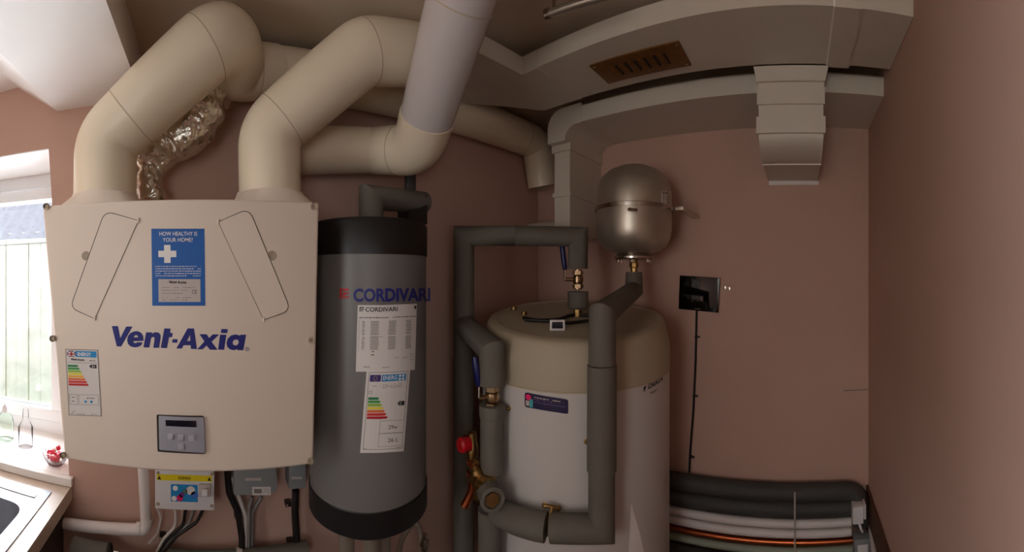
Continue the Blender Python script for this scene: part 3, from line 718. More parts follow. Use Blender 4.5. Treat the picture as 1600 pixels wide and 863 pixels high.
pts = rounded([(820, 613), (888, 613), (888, 636), (820, 636)], [4, 4, 4, 4], 4); k = d
cen = (854, 624)
d.poly(pts, PURP, 0)
d.disc(826, 619.5, 4.5, MAG, 1); d.rect(822, 625, 827.5, 633, SILV, 1); d.rect(828, 622, 833, 634.5, TEAL, 1)
d.scribble(835, 617.5, 876, 1.7, SILV, 1, 0.95)
for y, xe in ((621, 872), (625, 884)): d.scribble(835, y, xe, 1.1, mat('label_mauve', srgb(120, 100, 150), .5), 1)
d.done('service_sticker', hw)
d = Decal(MB_, 0.0007, curved=True, warp=lambda x, y: (x, y-(x-1004)*0.42-max(0, x-1020)*0.25))
d.poly([(1005, 606), (1010, 605), (1008, 610), (1006, 615)], INK, 0); d.text('DAIKIN', 1012, 611.5, 24, 8.5, INK, 0, bold=0.03, shear=0.25)
d.scribble(1016, 618, 1026, 4, GINK, 0)
d.done('brand_lettering', hw)
d = Decal(MB_, 0.0006, curved=True); d.poly([(986, 786), (992, 808), (1000, 835), (1014, 900), (980, 900)], WHI, 0); d.done('pale_patch', hw)  # flat white triangular area low on the cylinder front
for (px, py, dx) in ((796, 638, 0), (916, 690, 0), (851, 789, 0), (873, 794, 0)):
    c, n_ = MB_(px, py); obj('bolt', lathe(NB(), c, [(0, 0.009), (0.003, 0.009), (0.0045, 0.007), (0.0045, 0.002), (0.0062, 0.001), (0.0062, 0)], 16, n_), BRASS, hw)
for px, py in ((803, 492), (819, 496)):
    c = PZ(px, py, CH-0.135); c.z = topz(c.x, c.y); obj('plug', lathe(NB(), c, [(0, 0.012), (0.008, 0.012), (0.0095, 0.01), (0.0095, 0.0), (0, 0)], 20), BRASS, hw)
# twin sensor cable on the top
def ontop(px, py, h=0.006):                                # where the line of sight meets the sloping lid
    a = P(px, py, 0.0001); b = P(px, py, 1.0); fa = a.z-topz(a.x, a.y)-h; fb_ = b.z-topz(b.x, b.y)-h
    return a.lerp(b, fa/(fa-fb_))
cab = thing('sensor_cable', 'black flat twin cable looping across the top of the white cylinder', 'cable', ontop(822, 499))
obj('strand', T(fillet([ontop(818, 497), ontop(840, 501), ontop(872, 500), ontop(893, 492), ontop(925, 493), ontop(950, 500)], 0.04, 6), 0.0055, 12), CABB, cab)
obj('strand', T(fillet([ontop(820, 500), ontop(860, 502), ontop(890, 505), ontop(915, 502), ontop(945, 497)], 0.04, 6), 0.005, 12), CABB, cab)
th = thing('thermometer', 'small white-framed digital thermometer standing on the front rim of the cylinder', 'thermometer', ontop(871, 517, 0))
c = ontop(871, 517, 0); dirv = Vector((math.sin(az(871)), math.cos(az(871)), 0)); rt = Vector((dirv.y, -dirv.x, 0))
def obox(c, hw_, hh, dp, z0=0.0):
    a = c-rt*hw_+Vector((0, 0, z0)); b = c+rt*hw_+Vector((0, 0, z0)); u = Vector((0, 0, hh)); k = dirv*dp
    return [a+u, b+u, b, a, a+u+k, b+u+k, b+k, a+k]
obj('case', hexa(NB(), obox(c, 0.0205, 0.029, 0.014), 0.0015), BOXW, th)
obj('screen', hexa(NB(), obox(c-dirv*0.0012, 0.015, 0.018, 0.002, 0.006), 0.0003), LCD, th)

# ================================================================== EXPANSION VESSEL
vx, vy, RV = 1.132, 0.53, 0.1245
ev = thing('expansion_vessel', 'round steel pressure vessel strapped to the right wall above the cylinder', 'expansion vessel', (vx, vy, CH+0.03))
prof = [(0, 0.363), (0.02, 0.3625), (0.055, 0.354), (0.085, 0.34), (0.108, 0.318), (0.12, 0.293), (RV, 0.262), (RV, 0.224), (RV+.003, 0.221), (RV+.003, 0.213), (RV, 0.21), (RV, 0.15), (0.12, 0.122), (0.108, 0.099), (0.088, 0.083), (0.06, 0.074), (0, 0.07)]
obj('shell', lathe(NB(), (vx, vy, CH), prof, 96), STEEL, ev)
obj('strap', lathe(NB(), (vx, vy, CH), [(RV+.003, 0.209), (RV+.006, 0.209), (RV+.006, 0.221), (RV+.003, 0.221), (RV+.003, 0.209)], 96), CHROME, ev)
c, n_ = on_cyl(vx, vy, RV+.008)(987, 328)
obj('clamp_screw', T([c+Vector((-.012, .006, 0))*1.0, c+Vector((.010, -.012, 0))], 0.005, 10), CHROME, ev)
obj('bracket', B((vx, vy-RV-0.045, CH+0.207), (DB, vy-RV-0.02, CH+0.219), 0.001), CHROME, ev)
obj('bracket', B((vx, vy+RV-0.02, CH+0.207), (DB, vy+RV+0.0, CH+0.219), 0.001), CHROME, ev)
obj('strap_arm', T([(vx+0.02, vy-RV-.004, CH+0.214), (DB-0.03, vy-RV-0.03, CH+0.214)], 0.004, 10), CHROME, ev)
obj('top_plug', lathe(NB(), (vx, vy, CH+0.361), [(0.012, 0), (0.012, 0.006), (0, 0.009)], 20), BLACKP, ev)
d = Decal(on_cyl(vx, vy, RV), 0.0006); d.rect(1033, 299, 1049, 326, PAPER, 0); d.scribble(1035, 301, 1042, 2, INK, 1)
for i in range(7): d.scribble(1035, 306+i*2.6, 1047, 0.9, GINK, 1)
d.done('label', ev)
obj('flange', lathe(NB(), (vx, vy, CH), [(0, 0.052), (0.062, 0.052), (0.065, 0.056), (0.065, 0.062), (0.05, 0.075), (0, 0.075)], 40), CHROME, ev)
for i in range(6):
    a = 2*PI*i/6+0.3; obj('bolt', hexnut(NB(), (vx+.055*math.cos(a), vy+.055*math.sin(a), CH+.048), (0, 0, 1), 0.006, 0.008), CHROME, ev)
obj('connector', lathe(NB(), (vx, vy, CH), [(0, 0.052), (0.012, 0.052), (0.012, 0.043), (0.016, 0.041), (0.016, 0.028), (0.012, 0.026), (0.012, 0.010), (0, 0.010)], 8), BRASS, ev)

# ================================================================== LAGGED PIPES
LR = 0.0325
# overhead loop: up beside the grey tank, across and down to the cylinder top
lp = thing('insulated_pipe', 'grey lagged pipe rising, crossing above the white cylinder and dropping to its valve', 'pipe', P(724, 860, 1.2))
rA = 1.20; zA = CH+0.126
va = P(725, 368, rA); va.z = zA; vb = P(903, 372, 1.2); vb.z = zA-0.003
mid = va.lerp(vb, 0.45)
base = Vector((va.x, va.y, 0.0))
obj('lagging', T([base, Vector((va.x, va.y, CH-0.42))], LR, 32), LAG, lp)
obj('lagging', T([Vector((va.x, va.y, CH-0.422)), va, mid], LR, 32), LAG, lp)
obj('lagging', T([mid+(vb-mid)*0.003, vb, Vector((vb.x, vb.y, CH+0.022))], LR-.001, 32), LAG, lp)
# valve on top
def valve(label, c, d, up, r=0.013, L=0.062, matb=CHROME, handle=True, hdir=None, cat='valve', hlen=0.085, slen=0.018):
    t = thing('ball_valve', label, cat, c); d = Vector(d).normalized(); c = Vector(c)
    obj('body', lathe(NB(), c, [(0, -L/2), (r, -L/2), (r, -L/2+.004), (r*.8, -L/2+.006), (r*.8, -.016), (r*1.25, -.010), (r*1.35, 0), (r*1.25, .010), (r*.8, .016), (r*.8, L/2-.006), (r, L/2-.004), (r, L/2), (0, L/2)], 24, d), matb, t)
    obj('nut', hexnut(NB(), c+d*(L/2-.010), d, r*1.35, 0.012), matb, t); obj('nut', hexnut(NB(), c-d*(L/2-.010), d, r*1.35, 0.012), matb, t)
    u = Vector(up).normalized(); s = c+u*(r*1.2); e = s+u*slen
    obj('stem', T([s-u*.006, e], 0.006, 12), matb, t)
    if handle:
        hd = Vector(hdir).normalized(); g0 = e+hd*0.030-u*.004
        obj('lever', T([e, g0], 0.0035, 10), CHROME, t)
        obj('handle', T([g0, g0+hd*.01, g0+hd*(hlen-.01), g0+hd*hlen], [0.006, 0.0085, 0.0085, 0.006], 14), BLUEH, t)
    return t
left = Vector((-math.cos(az(903)), math.sin(az(903)), 0))
valve('nickel ball valve with blue lever above the cylinder top', (vb.x, vb.y, CH-0.012), (0, 0, 1), left*1.0+Vector((-.12, -.1, 0)), hdir=Vector((0, 0, 1))+left*.12, matb=NICKB, slen=0.026)
tp = thing('tank_connector', 'dark grey foam collar around the pipe entering the cylinder top', 'collar', (vb.x, vb.y, topz(vb.x, vb.y)))
obj('collar', lathe(NB(), (vb.x, vb.y, CH), [(0, -0.106), (0.026, -0.106), (LR, -0.098), (LR, -0.050), (0, -0.050)], 32), LAG, tp)
obj('neck', lathe(NB(), (vb.x, vb.y, CH), [(0, topz(vb.x, vb.y)-CH), (0.015, topz(vb.x, vb.y)-CH), (0.015, -0.106), (0, -0.106)], 8), BRASS, tp)
# branch forward from the riser, dropping in front of the cylinder's left flank
fb = thing('insulated_pipe', 'short grey lagged branch angling forward and down to the left valve', 'pipe', P(770, 600, 0.97))
p0 = Vector((va.x, va.y, CH-0.155)); f0 = P(769, 556, 0.965); f1 = P(769, 601, 0.965)
f0 = P(769, 548, 0.965); sd = (f0-p0).normalized()
obj('lagging', T([p0+sd*0.0, f0, f1], LR+.002, 32), LAG, fb)
fz = P(766, 620, 0.965)
lf = Vector((-math.cos(az(769)), math.sin(az(769)), 0)); nr = Vector((-math.sin(az(769)), -math.cos(az(769)), 0))
valve('brass ball valve with blue lever left of the white cylinder', (f1.x, f1.y, fz.z), (0, 0, 1), lf*.9+nr*.35, r=0.014, L=0.062, matb=NICKB, hdir=Vector((0, 0, 1))+lf*.15, hlen=0.075)
# lagging below the valve
l2 = thing('insulated_pipe', 'upright grey lagged pipe between the left valve and the brass mixing valve', 'pipe', P(766, 740, 0.965))
def V(px, py, r=0.965, xy=None):
    p = P(px, py, r); 
    if xy is not None: p.x, p.y = xy.x, xy.y
    return p
obj('lagging', T([V(768, 651, xy=f1), V(766, 736, xy=f1)], LR-.002, 32), LAG, l2)
obj('collar', T([V(768, 632, xy=f1), V(768, 650, xy=f1)], LR+.001, 32), LAG, l2)
l3 = tag(obj('insulated_pipe', T([Vector((f1.x-.006, f1.y+.004, 0.0)), Vector((f1.x-.006, f1.y+.004, P(766, 795, .965).z))], 0.029, 28), LAG), 'grey lagged pipe going down below the brass mixing valve', 'pipe')
# brass mixing valve
mx = thing('mixing_valve', 'brass mixing valve with round lagged port at the left of the cylinder', 'valve', P(762, 770, 0.94))
mc = P(762, 764, 0.945)
obj('body', lathe(NB(), mc, [(0, -.038), (.014, -.038), (.014, -.030), (.019, -.026), (.022, -.008), (.022, .010), (.017, .022), (.015, .036), (0, .036)], 24), BRASS, mx)
obj('union_nut', hexnut(NB(), mc+Vector((0, 0, .030)), (0, 0, 1), 0.020, 0.014), BRASS, mx)
tw = nr*0.9+Vector((0.25, 0, 0))
obj('port_lagging', lathe(NB(), mc+tw.normalized()*.024, [(0.018, -.02), (.029, -.02), (.030, .026), (.021, .027), (.021, .020), (0, .020)], 28, tw), LAG, mx)
obj('port_nut', hexnut(NB(), mc+tw.normalized()*.045, tw, 0.018, 0.010), BRASS, mx)
lo_ = P(746, 742, 0.95)
obj('side_body', lathe(NB(), lo_, [(0, -.03), (.010, -.03), (.013, -.018), (.017, -.008), (.017, .006), (.011, .014), (.011, .026), (0, .026)], 16, (lf*.45+Vector((0, 0, 1)))), BRASS, mx)
for px, py, r, rr_ in ((742, 726, .96, .013), (739, 748, .955, .013), (747, 772, .94, .016), (752, 750, .93, .012), (745, 758, .93, .009)):
    obj('fitting_nut', hexnut(NB(), P(px, py, r), lf+Vector((0, 0, .6)), rr_, 0.014), BRASS, mx)
# red-capped relief valve behind
rv = thing('relief_valve', 'brass relief valve with red cap behind the left lagged pipe', 'valve', P(738, 700, 1.03))
c = P(738, 692, 1.03)
obj('tail_pipe', T([c+Vector((0, 0, -.03)), Vector((va.x, va.y, c.z-.05))], 0.009, 14), COPPER, rv)
obj('body', lathe(NB(), c, [(0, -.10), (.010, -.10), (.010, -.045), (.016, -.04), (.016, -.01), (.012, .0), (.012, .028), (0, .03)], 20), BRASS, rv)
dn = lf*.8+nr*.5
obj('cap', lathe(NB(), c+Vector((0, 0, 0.0)), [(0.012, .008), (.0195, .010), (.021, .034), (.017, .040), (0, .041)], 14, dn), REDP, rv)
obj('outlet', T([c+Vector((0, 0, -.09)), c+Vector((0, 0, -.13)), c+Vector((-.02, .01, -.17))], 0.012, 16), COPPER, rv)
for dz_ in (-.05, -.085): obj('nut', hexnut(NB(), c+Vector((0, 0, dz_)), (0, 0, 1), .017, .014), COPPER, rv)
# lower loop and right riser in front of the cylinder
rp = thing('insulated_pipe', 'grey lagged pipe looping under the front of the cylinder and rising to the vessel', 'pipe', P(900, 830, 0.88))
path = [P(778, 799, 0.95), P(805, 812, 0.905), P(832, 820, 0.88), P(853, 824, 0.872)]
obj('lagging', T(fillet(path, 0.08, 6), 0.0315, 28), LAG, rp)
xr, yr = P(940, 600, 0.872).x, P(940, 600, 0.872).y
q = P(940, 826, 0.872)
obj('lagging', T([P(861, 825, 0.872), P(900, 826, 0.862), q, Vector((q.x, q.y, P(940, 735, .872).z))], 0.031, 28), LAG, rp)
obj('lagging', T([Vector((xr, yr, P(938, 734, .872).z)), Vector((xr+.002, yr, P(940, 571, .872).z))], 0.0345, 28), LAG, rp)
top_ = Vector((xr+.004, yr, P(944, 492, .872).z))
c3 = P(990, 447, 1.25)
obj('lagging', T([Vector((xr+.002, yr, P(940, 570, .872).z)), top_, Vector((vx, vy, CH-0.047)), Vector((vx, vy, CH+0.012))], [0.032, 0.032, 0.030, 0.027], 28), LAG, rp)
# clamp between the two bolts
sc = thing('pipe_bracket', 'small brass bracket between two bolts holding the split in the lower pipe', 'bracket', P(858, 800, .905))
obj('bar', T([P(850, 790, .894), P(863, 792, .890), P(874, 795, .894)], 0.0045, 10), BRASS, sc)
obj('stem', T([P(863, 792, .890), P(858, 812, .875), P(857, 838, .868)], 0.0045, 10), BRASS, sc)

# braided hose low beside the grey tank
tag(obj('braided_hose', T(fillet([P(614, 900, 1.12), P(628, 842, 1.12), P(648, 812, 1.12), P(658, 835, 1.12), P(658, 900, 1.12)], 0.06, 10), 0.0085, 14), STEEL), 'braided steel hose looping up at the bottom right of the grey tank', 'hose')
hz = thing('hose_fitting', 'small chrome hose fitting standing beside the braided hose', 'fitting', P(664, 855, 1.11))
obj('barrel', lathe(NB(), P(663, 846, 1.10), [(0, -.1), (.010, -.1), (.010, -.02), (.013, -.016), (.013, 0), (.008, .004), (.008, .02), (0, .02)], 16), CHROME, hz)
obj('nut', hexnut(NB(), P(663, 848, 1.10), (0, 0, 1), .015, .01), CHROME, hz)

# ================================================================== WALL CONTROLLER AND CABLE
wc = thing('wall_controller', 'square glossy black touch controller on the right wall', 'controller', PX(1092, 486, DB))
q4 = [(1062, 430.5), (1124.5, 434.5), (1122, 489), (1060, 483)]
fr = [PX(x, y, DB-.016) for x, y in q4]; bk_ = [Vector((DB-.001, p.y, p.z)) for p in fr]
obj('glass_front', hexa(NB(), fr+bk_, 0.0015), GLOSSB, wc)
for x in (1082, 1090, 1098):
    d = Decal(on_X(DB-.016), 0.0004); d.disc(x, 470.5, 0.8, GINK, 0, 8); d.done('touch_key', wc)
d = Decal(on_X(DB-.016), 0.0004); d.rect(1085, 482.6, 1094, 483.2, GINK, 0, step=20); d.done('maker_mark', wc)
for (x, y, h) in ((1133, 450, 4), (1139.5, 451, 4)):
    c = PX(x, y, DB)
    tag(obj('metal_clip', B((DB-.006, c.y-.004, c.z-.006), (DB, c.y+.004, c.z+.006), 0.0015), CHROME), 'tiny shiny metal clip on the wall right of the black controller' if x < 1136 else 'tiny dull metal clip, the farther one right of the black controller', 'clip')
cbp = [PX(1088.5, 485, DB-.005), PX(1087, 560, DB-.005), PX(1083.5, 640, DB-.005), PX(1078, 712, DB-.005), PX(1077, 738, DB-.005)]
tag(obj('controller_cable', T(cbp, 0.0042, 10), CABB), 'thin black cable running down the wall from the controller', 'cable')
for (x, y, lb) in ((1089, 526, 'highest'), (1086, 618, 'middle'), (1080.5, 713, 'lowest')):
    c = PX(x, y, DB); t = thing('cable_clip', 'small black cable clip, %s of three on the controller cable' % lb, 'clip', c, 'cable clips on the controller cable')
    obj('saddle', B((DB-.011, c.y-.005, c.z-.004), (DB, c.y+.006, c.z+.004), 0.001), CABB, t)
    obj('pin', lathe(NB(), (DB-.004, c.y-.010, c.z), [(0, .008), (.0035, .006), (.0035, 0)], 10, (-1, 0, 0)), CABB, t)

# ================================================================== PIPES LOW ON THE RIGHT WALL
def wallpipe(label, name, py, r, m, X, y0, y1, n=20, ends=None, cat='pipe', bend=False):
    z = CH+(HY-py)/F*X/math.sin(az(1215))
    pts = [(X, y1, z), (X, y0, z)]
    if bend: pts = fillet([(X, y1, z), (X, y0, z), (X, y0-.0, z-0.12)], r*2.2, 8)
    return tag(obj(name, T(pts, r, n), m), label, cat)
wallpipe('thick dark lagged pipe, uppermost along the foot of the right wall', 'insulated_pipe', 769, 0.030, LAGD, DB-.034, DC+.034, 0.53, bend=True)
wallpipe('thick dark lagged pipe just below the uppermost one on the right wall', 'insulated_pipe', 795, 0.028, LAGD, DB-.036, DC+.068, 0.53)
wallpipe('white plastic pipe directly beneath the dark lagged pipes', 'plastic_pipe', 818, 0.0145, WPIPE, DB-.040, DC+.068, 0.53, bend=False)
wallpipe('lower of the two white plastic pipes, just above the copper pipe', 'plastic_pipe', 833.5, 0.0145, WPIPE, DB-.040, DC+.068, 0.53, bend=False)
wallpipe('bare copper pipe below the white pipes on the right wall', 'copper_pipe', 847.5, 0.0095, COPPER, DB-.040, DC+.02, 0.53, bend=False)
wallpipe('pale green sleeved pipe at the bottom edge by the right wall', 'plastic_pipe', 861, 0.0125, PALEG, DB-.045, DC+.06, 0.53, bend=False)
wallpipe('dark lagged pipe lowest of all along the right wall', 'insulated_pipe', 884, 0.026, LAGD, DB-.045, DC+.06, 0.53, bend=False)
yy = PX(1242, 800, DB-.05).y
ztop = CH+(HY-752)/F*DB
t = thing('cable_tie', 'pale vertical cable tie holding the bundle of pipes to the right wall', 'cable tie', (DB-.07, yy, ztop-.22))
obj('strap', B((DB-.0675, yy-.003, ztop-.125), (DB-.065, yy+.003, ztop-.002)), ZIP, t, False)
obj('strap', B((DB-.058, yy-.003, ztop-.26), (DB-.056, yy+.003, ztop-.125)), ZIP, t, False)
sb = thing('junction_box', 'small white wiring connector box at the right end of the white pipes', 'junction box', PX(1340, 815, DB-.08))
c = PX(1340, 803, DB-.085)
obj('case', B((c.x-.012, c.y-.018, c.z-.028), (c.x+.03, c.y+.018, c.z+.028), 0.003), BOXW, sb)
obj('cover', B((c.x-.016, c.y-.026, c.z-.012), (c.x+.02, c.y-.0185, c.z+.036), 0.002), BOXW, sb)
obj('wire', T(fillet([(c.x-.006, c.y-.004, c.z-.027), (c.x-.012, c.y-.010, c.z-.045), (c.x-.004, c.y-.016, c.z-.06)], .01), 0.004, 8), BOXW, sb)
gb = thing('junction_box', 'grey box with white label at the lower right corner by the pipes', 'junction box', PX(1347, 863, DB-.09))
c = PX(1347, 862, DB-.09)
obj('case', B((c.x-.012, c.y-.027, c.z-.045), (c.x+.03, c.y+.027, c.z+.048), 0.004), BOXG, gb)
obj('label', B((c.x-.0135, c.y-.017, c.z-.03), (c.x-.011, c.y+.017, c.z+.030), 0.0005), PAPER, gb)
tag(obj('timber_panel', B((0.95, DC+.0005, 0.0), (DB-.001, DC+.009, CH-.745), 0.002), WOODB), 'brown timber board low on the side wall at the right end of the pipes', 'board')
tag(obj('pipe_stub', T([PX(1361, 821, DB-.05), Vector((PX(1361, 821, DB-.05).x-.20, DC+.022, PX(1361, 821, DB-.05).z))], 0.010, 14), WPIPE), 'short white pipe stub against the brown board in the lower right corner', 'pipe')
# ================================================================== UNDER THE UNIT
WY = DA
def wbox(name, label, cat, x0, y0, x1, y1, Y, m, bev=0.004):
    a = PY(x0, y1, Y); b = PY(x1, y0, Y)
    t = thing(name, label, cat, ((a.x+b.x)/2, WY-.02, a.z)); obj('enclosure', B((a.x, Y, a.z), (b.x, WY-.001, max(b.z, CH-.50)), bev), m, t); return t
fs = wbox('fused_isolator', 'white electrical box with yellow warning strip under the unit', 'electrical box', 242, 735, 335, 795, 1.02, BOXW)
d = Decal(on_Y(1.02), 0.0006, warp=lambda x, y: (x, y+(x-245)*0.03))
d.rect(245, 741, 331, 750.5, YEL, 0); d.text('WARNING', 278, 748, 20, 4.4, INK, 1, bold=0.01)
for x in (249, 327): d.poly([(x-3, 749), (x, 743), (x+3, 749)], INK, 1)
d.rect(267, 756, 309, 783, SKYI, 0)
for cx, cy, r, m_ in ((274, 762, 4, WHI), (298, 765, 7, PAPER), (304, 772, 6, mat('picture_blue', srgb(70, 110, 190), .5)), (289, 767, 4, mat('picture_green', srgb(90, 120, 110), .5)), (281, 777, 5, MAG), (284, 772, 4, mat('picture_violet', srgb(120, 50, 140), .5)), (272, 778, 4, WHI)): d.disc(cx, cy, r, m_, 1+0.3*(cx % 3))
d.done('warning_sticker', fs)
c = PY(320, 766, 1.02)
sw = obj('switch', B((c.x-.016, 1.013, c.z-.016), (c.x+.016, 1.0195, c.z+.018), 0.002), SILV, fs)
obj('rocker', B((c.x-.008, 1.004, c.z-.008), (c.x+.008, 1.013, c.z+.010), 0.002), BOXW, sw)
for x, y in ((247, 788), (331, 791), (247, 739), (331, 741)):
    obj('screw', lathe(NB(), PY(x, y, 1.02), [(0, .002), (.004, .0015), (.005, 0)], 12, (0, -1, 0)), HOLE, fs)
jb = wbox('junction_box', 'larger grey junction box under the unit, its leads dropping below', 'junction box', 365, 735, 433, 775, 1.03, BOXG)
d = Decal(on_Y(1.03), 0.0006); d.rect(383, 747, 408, 751.5, SILV, 0); d.rect(394, 761, 423, 774, PAPER, 0); d.rect(397, 764, 409, 771, GINK, 1)
for i in range(4): d.scribble(411, 764+i*2, 421, .9, GINK, 1)
d.done('label', jb)
j2 = wbox('junction_box', 'small narrow grey junction box beside the slim grey tank', 'junction box', 452, 735, 478, 766, 1.04, BOXG)
d = Decal(on_Y(1.04), 0.0006); d.rect(455, 745, 472, 749, SILV, 0); d.done('label', j2)
# white waste pipe
tag(obj('waste_pipe', T(fillet([PY(222, 700, 1.055), PY(229, 828, 1.055), PY(100, 818, 1.055)], 0.02, 8), 0.0155, 24), WPIPE), 'white plastic pipe dropping from the unit and turning left along the wall', 'pipe')
wp = bpy.data.objects['waste_pipe']
for q, dr in ((PY(229, 815, 1.055), (0, 0, 1)), (PY(216, 826.5, 1.055), (1, 0, 0))): obj('elbow_collar', ring_at(NB(), q, dr, 0.0155, 0.012, 24, 0.0018), WPIPE, wp)
# cables
def cable(label, pts, m, Y=1.07, r=0.0042, rad=0.04, name='cable'):
    return tag(obj(name, T(fillet([PY(x, y, Y) for x, y in pts], rad, 8), r, 12), m), label, 'cable')
cable('thin white cable hanging left of the white electrical box', [(243, 790), (252, 808), (246, 835), (232, 850)], CABW, r=0.003)
cable('white cable curving down from the left of the electrical box', [(274, 796), (275, 822), (255, 843), (245, 863)], CABW)
cable('black cable curving down from the middle of the electrical box', [(290, 796), (287, 820), (262, 843), (245, 868)], CABB, r=0.005)
cable('grey cable between the two black cables under the electrical box', [(302, 796), (296, 818), (268, 842), (248, 868)], CABG)
cable('black cable from the right end of the electrical box', [(317, 796), (308, 816), (276, 838), (250, 870)], CABB, Y=1.06, r=0.0045)
cable('thick black cable dropping from the unit left of the grey junction box', [(355, 735), (358, 770), (372, 800), (378, 840), (378, 880)], CABB, Y=1.06, r=0.0095)
cable('white cable beside the thick black cable under the junction box', [(362, 745), (376, 785), (384, 808), (383, 880)], CABW, Y=1.065, r=0.006)
cable('grey cable from the left underside of the grey junction box', [(394, 776), (389, 795), (388, 880)], CABG, Y=1.065, r=0.0055)
cable('grey cable from the right underside of the grey junction box', [(409, 776), (394, 800), (394, 880)], CABG, Y=1.072, r=0.0055)
cable('thick black cable dropping from the small narrow junction box', [(462, 766), (461, 800), (464, 850)], CABB, Y=1.06, r=0.011)
for x, y, lb in ((254, 836, 'on the fan of cables below the electrical box'), (370, 803, 'left of the cables under the grey junction box'), (449, 785, 'upper one beside the rightmost black cable'), (452, 845, 'lower one beside the rightmost black cable')):
    c = PY(x, y, 1.09); t = thing('cable_clip', 'small black wall clip ' + lb, 'clip', c)
    obj('saddle', B((c.x-.008, 1.075, c.z-.006), (c.x+.009, DA, c.z+.005), .002), CABB, t); obj('pin', lathe(NB(), (c.x-.004, 1.076, c.z), [(0, .004), (.003, .003), (.003, 0)], 10, (0, -1, 0)), HOLE, t)
# trunk pipe along the bottom
tk = thing('lagged_trunk_pipe', 'greenish grey lagged pipe running along the wall at the bottom edge', 'pipe', PY(350, 870, 1.05))
a = PY(262, 873, 1.05); b = PY(480, 873, 1.05); b.z = a.z
obj('lagging', T([a, a.lerp(b, 0.5)], 0.024, 24), mat('green_grey_lagging', srgb(104, 108, 96), .7, noise=.06), tk)
obj('lagging', T([a.lerp(b, 0.51), b], 0.024, 24), LAG, tk)
obj('joint', ring_at(NB(), a.lerp(b, 0.505), b-a, 0.024, 0.016, 24, 0.003), WPIPE, tk)
# lower left insulated pipe with valve
ll = thing('insulated_pipe', 'short grey lagged pipe end low beside the kitchen cabinet', 'pipe', PY(150, 855, 1.0))
a = PY(114, 858, 1.02); b = PY(170, 858, 1.02); b.z = a.z
obj('lagging', T([a, b], 0.033, 28), LAG, ll)
obj('end_ring', ring_at(NB(), b, b-a, 0.030, 0.008, 24, 0.004), BLACKP, ll)
obj('valve_body', T([b, b+Vector((.055, 0, 0))], [.014, .011], 10), CHROME, ll); obj('valve_nut', hexnut(NB(), b+Vector((.022, 0, 0)), (1, 0, 0), .02, .014), CHROME, ll)
obj('valve_nut', hexnut(NB(), b+Vector((.045, -.004, 0)), (0, 1, .3), .012, .03), CHROME, ll)
obj('strainer', lathe(NB(), b+Vector((.105, 0, -.002)), [(0, -.045), (.014, -.045), (.02, -.03), (.022, .02), (.016, .04), (0, .045)], 16, (1, 0, .15)), BLACKP, ll)

# ================================================================== WORKTOP, CABINET, SINK, SILL THINGS
ZW = CH-0.645; XW = -0.40
sx0, sx1, sy0, sy1 = XL+.04, -0.443, 0.50, 1.035          # sink cut-out
wt = thing('worktop', 'beige laminate worktop under the window with a square cut end', 'worktop', (-1.0, 0.8, ZW-.04))
bm = NB()
for lo, hi in (((XL, 0.46, ZW-.045), (sx0+.02, DA-.001, ZW)), ((sx1-.02, 0.46, ZW-.045), (XW, DA-.001, ZW)), ((sx0+.02, 0.46, ZW-.045), (sx1-.02, sy0+.02, ZW)), ((sx0+.02, sy1-.02, ZW-.045), (sx1-.02, DA-.001, ZW))): box(bm, lo, hi)
obj('slab', bm, TOPM, wt, False)
obj('upstand', B((XL, DA-.012, ZW), (XW-.002, DA-.001, ZW+.006), 0.002), TOPM, wt)
kc = thing('base_cabinet', 'cabinet with dark end panel under the beige worktop', 'cabinet', (-1.0, 0.8, 0))
obj('end_panel', B((XW-.045, 0.52, 0.0), (XW-.03, DA-.001, ZW-.046)), CAB, kc, False)
obj('carcass', B((XL+.001, 0.54, 0.1), (XW-.046, 0.56, ZW-.20)), CAB, kc, False)
obj('door', B((XL+.01, 0.52, 0.12), (-0.68, 0.539, ZW-.06), .002), BOXW, kc); obj('door', B((-0.675, 0.52, 0.12), (XW-.06, 0.539, ZW-.06), .002), BOXW, kc)
sk_ = thing('kitchen_sink', 'stainless steel inset kitchen sink in the beige worktop', 'sink', (-0.9, 0.75, ZW))
bx0, bx1, by0, by1 = XL+.08, -0.482, 0.55, 0.94; zs = ZW+.003; zf = ZW-.17
bm = NB()
for lo, hi in (((sx0, sy0, ZW+.0005), (bx0, sy1, zs)), ((bx1, sy0, ZW+.0005), (sx1, sy1, zs)), ((bx0, sy0, ZW+.0005), (bx1, by0, zs)), ((bx0, by1, ZW+.0005), (bx1, sy1, zs))): box(bm, lo, hi)
obj('rim', bm, STAINLESS, sk_, False)
bm = NB(); cr_ = rounded([(bx0, by0), (bx1, by0), (bx1, by1), (bx0, by1)], [.05]*4, 6)
def ringz(g, z): return [bm.verts.new((x, y, z)) for x, y in grow(cr_, g)]
r0 = [bm.verts.new((min(max(x, bx0), bx1) if abs(x) else x, y, zs)) for x, y in grow(cr_, 0.0)]; r1 = ringz(-.012, zf+.02); r2 = ringz(-.03, zf)
for A_, B_ in ((r0, r1), (r1, r2)):
    for k in range(len(A_)): k2 = (k+1) % len(A_); bm.faces.new((A_[k], A_[k2], B_[k2], B_[k]))
bm.faces.new(r2)
obj('bowl', bm, STAINLESS, sk_)
for (qx, qy) in ((bx0, by0), (bx1, by0), (bx1, by1), (bx0, by1)):
    near = [p for p in cr_ if math.hypot(p[0]-qx, p[1]-qy) < .0501]
    bm = NB(); v0 = bm.verts.new((qx, qy, zs)); vv = [bm.verts.new((x, y, zs)) for x, y in near]
    for i in range(len(vv)-1): bm.faces.new((v0, vv[i], vv[i+1]))
    obj('bowl_corner', bm, STAINLESS, sk_, False)
obj('tap_ledge', B((XL+.08, 0.985, zs), (-0.475, 1.005, zs+.002), .0008), STEEL, sk_)
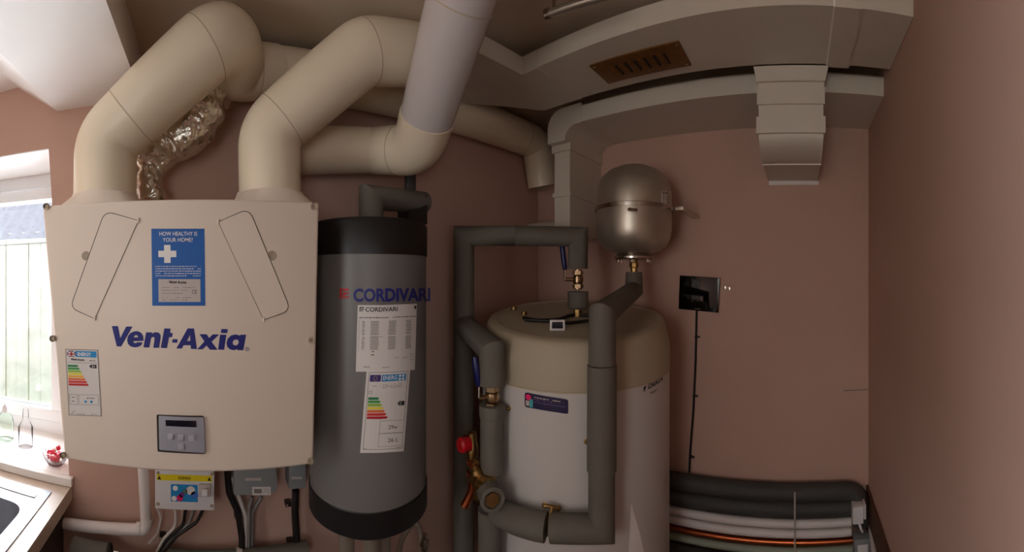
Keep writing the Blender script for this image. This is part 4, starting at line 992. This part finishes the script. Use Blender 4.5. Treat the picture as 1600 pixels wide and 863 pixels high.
obj('tap', T(fillet([(-0.68, 0.99, zs), (-0.68, 0.99, zs+.26), (-0.68, 0.78, zs+.26), (-0.68, 0.78, zs+.20)], .06, 8), .011, 16), CHROME, sk_)
# cut-glass dish of red sweets on the sill
ZS = wz0+0.004
gd = thing('glass_dish', 'cut glass dish holding red sweets at the right end of the window sill', 'dish', PZ(84, 722, ZS))
c = Vector((1.15*math.tan(az(87)), 1.15, ZS))
bm = lathe(NB(), c, [(0, 0.0), (.022, 0.0), (.026, .004), (.040, .026), (.044, .048), (.041, .048), (.036, .026), (.022, .008), (0, .007)], 40)
for v in bm.verts:
    a = math.atan2(v.co.y-c.y, v.co.x-c.x); q = 1+0.035*math.cos(a*20)*math.cos((v.co.z-c.z)*260)
    v.co.x = c.x+(v.co.x-c.x)*q; v.co.y = c.y+(v.co.y-c.y)*q
obj('dish', bm, CRYSTAL, gd)
for i in range(22):
    a = i*2.4; r = .005+.0011*i; z = .016+.003*(i % 5)+.0007*i
    tag(obj('sweet', lathe(NB(), c+Vector((r*math.cos(a), r*math.sin(a), z)), [(0, -.008), (.006, -.006), (.0088, 0), (.006, .006), (0, .008)], 12, (math.cos(a), math.sin(a), .6)), SWEET if i % 7 else WHI),
        'wrapped sweet in the cut glass dish on the window sill' if i % 7 else 'white wrapped sweet among the red ones in the glass dish', 'sweet', 'red sweets in the glass dish' if i % 7 else 'white sweets in the glass dish')
c = Vector((1.22*math.tan(az(40)), 1.22, ZS))
gv = thing('glass_bottle', 'clear glass bottle standing on the sunny window sill', 'bottle', c)
obj('glass', lathe(NB(), c, [(0, 0), (.024, 0), (.027, .004), (.027, .07), (.012, .10), (.010, .14), (.013, .143), (.013, .15), (.010, .15)], 32), CRYSTAL, gv)
c = Vector((1.24*math.tan(az(8)), 1.24, ZS))
pl = thing('washing_up_bottle', 'pale green bottle at the left end of the window sill', 'bottle', c)
obj('bottle', lathe(NB(), c, [(0, 0), (.03, 0), (.033, .005), (.033, .07), (.026, .09), (.012, .105), (0, .105)], 32), glassy('green_plastic', (.90, .98, .92), .0, .2, 1.15), pl)
obj('cap', lathe(NB(), c, [(.012, .105), (.012, .125), (.006, .13), (0, .14)], 20), BOXW, pl)
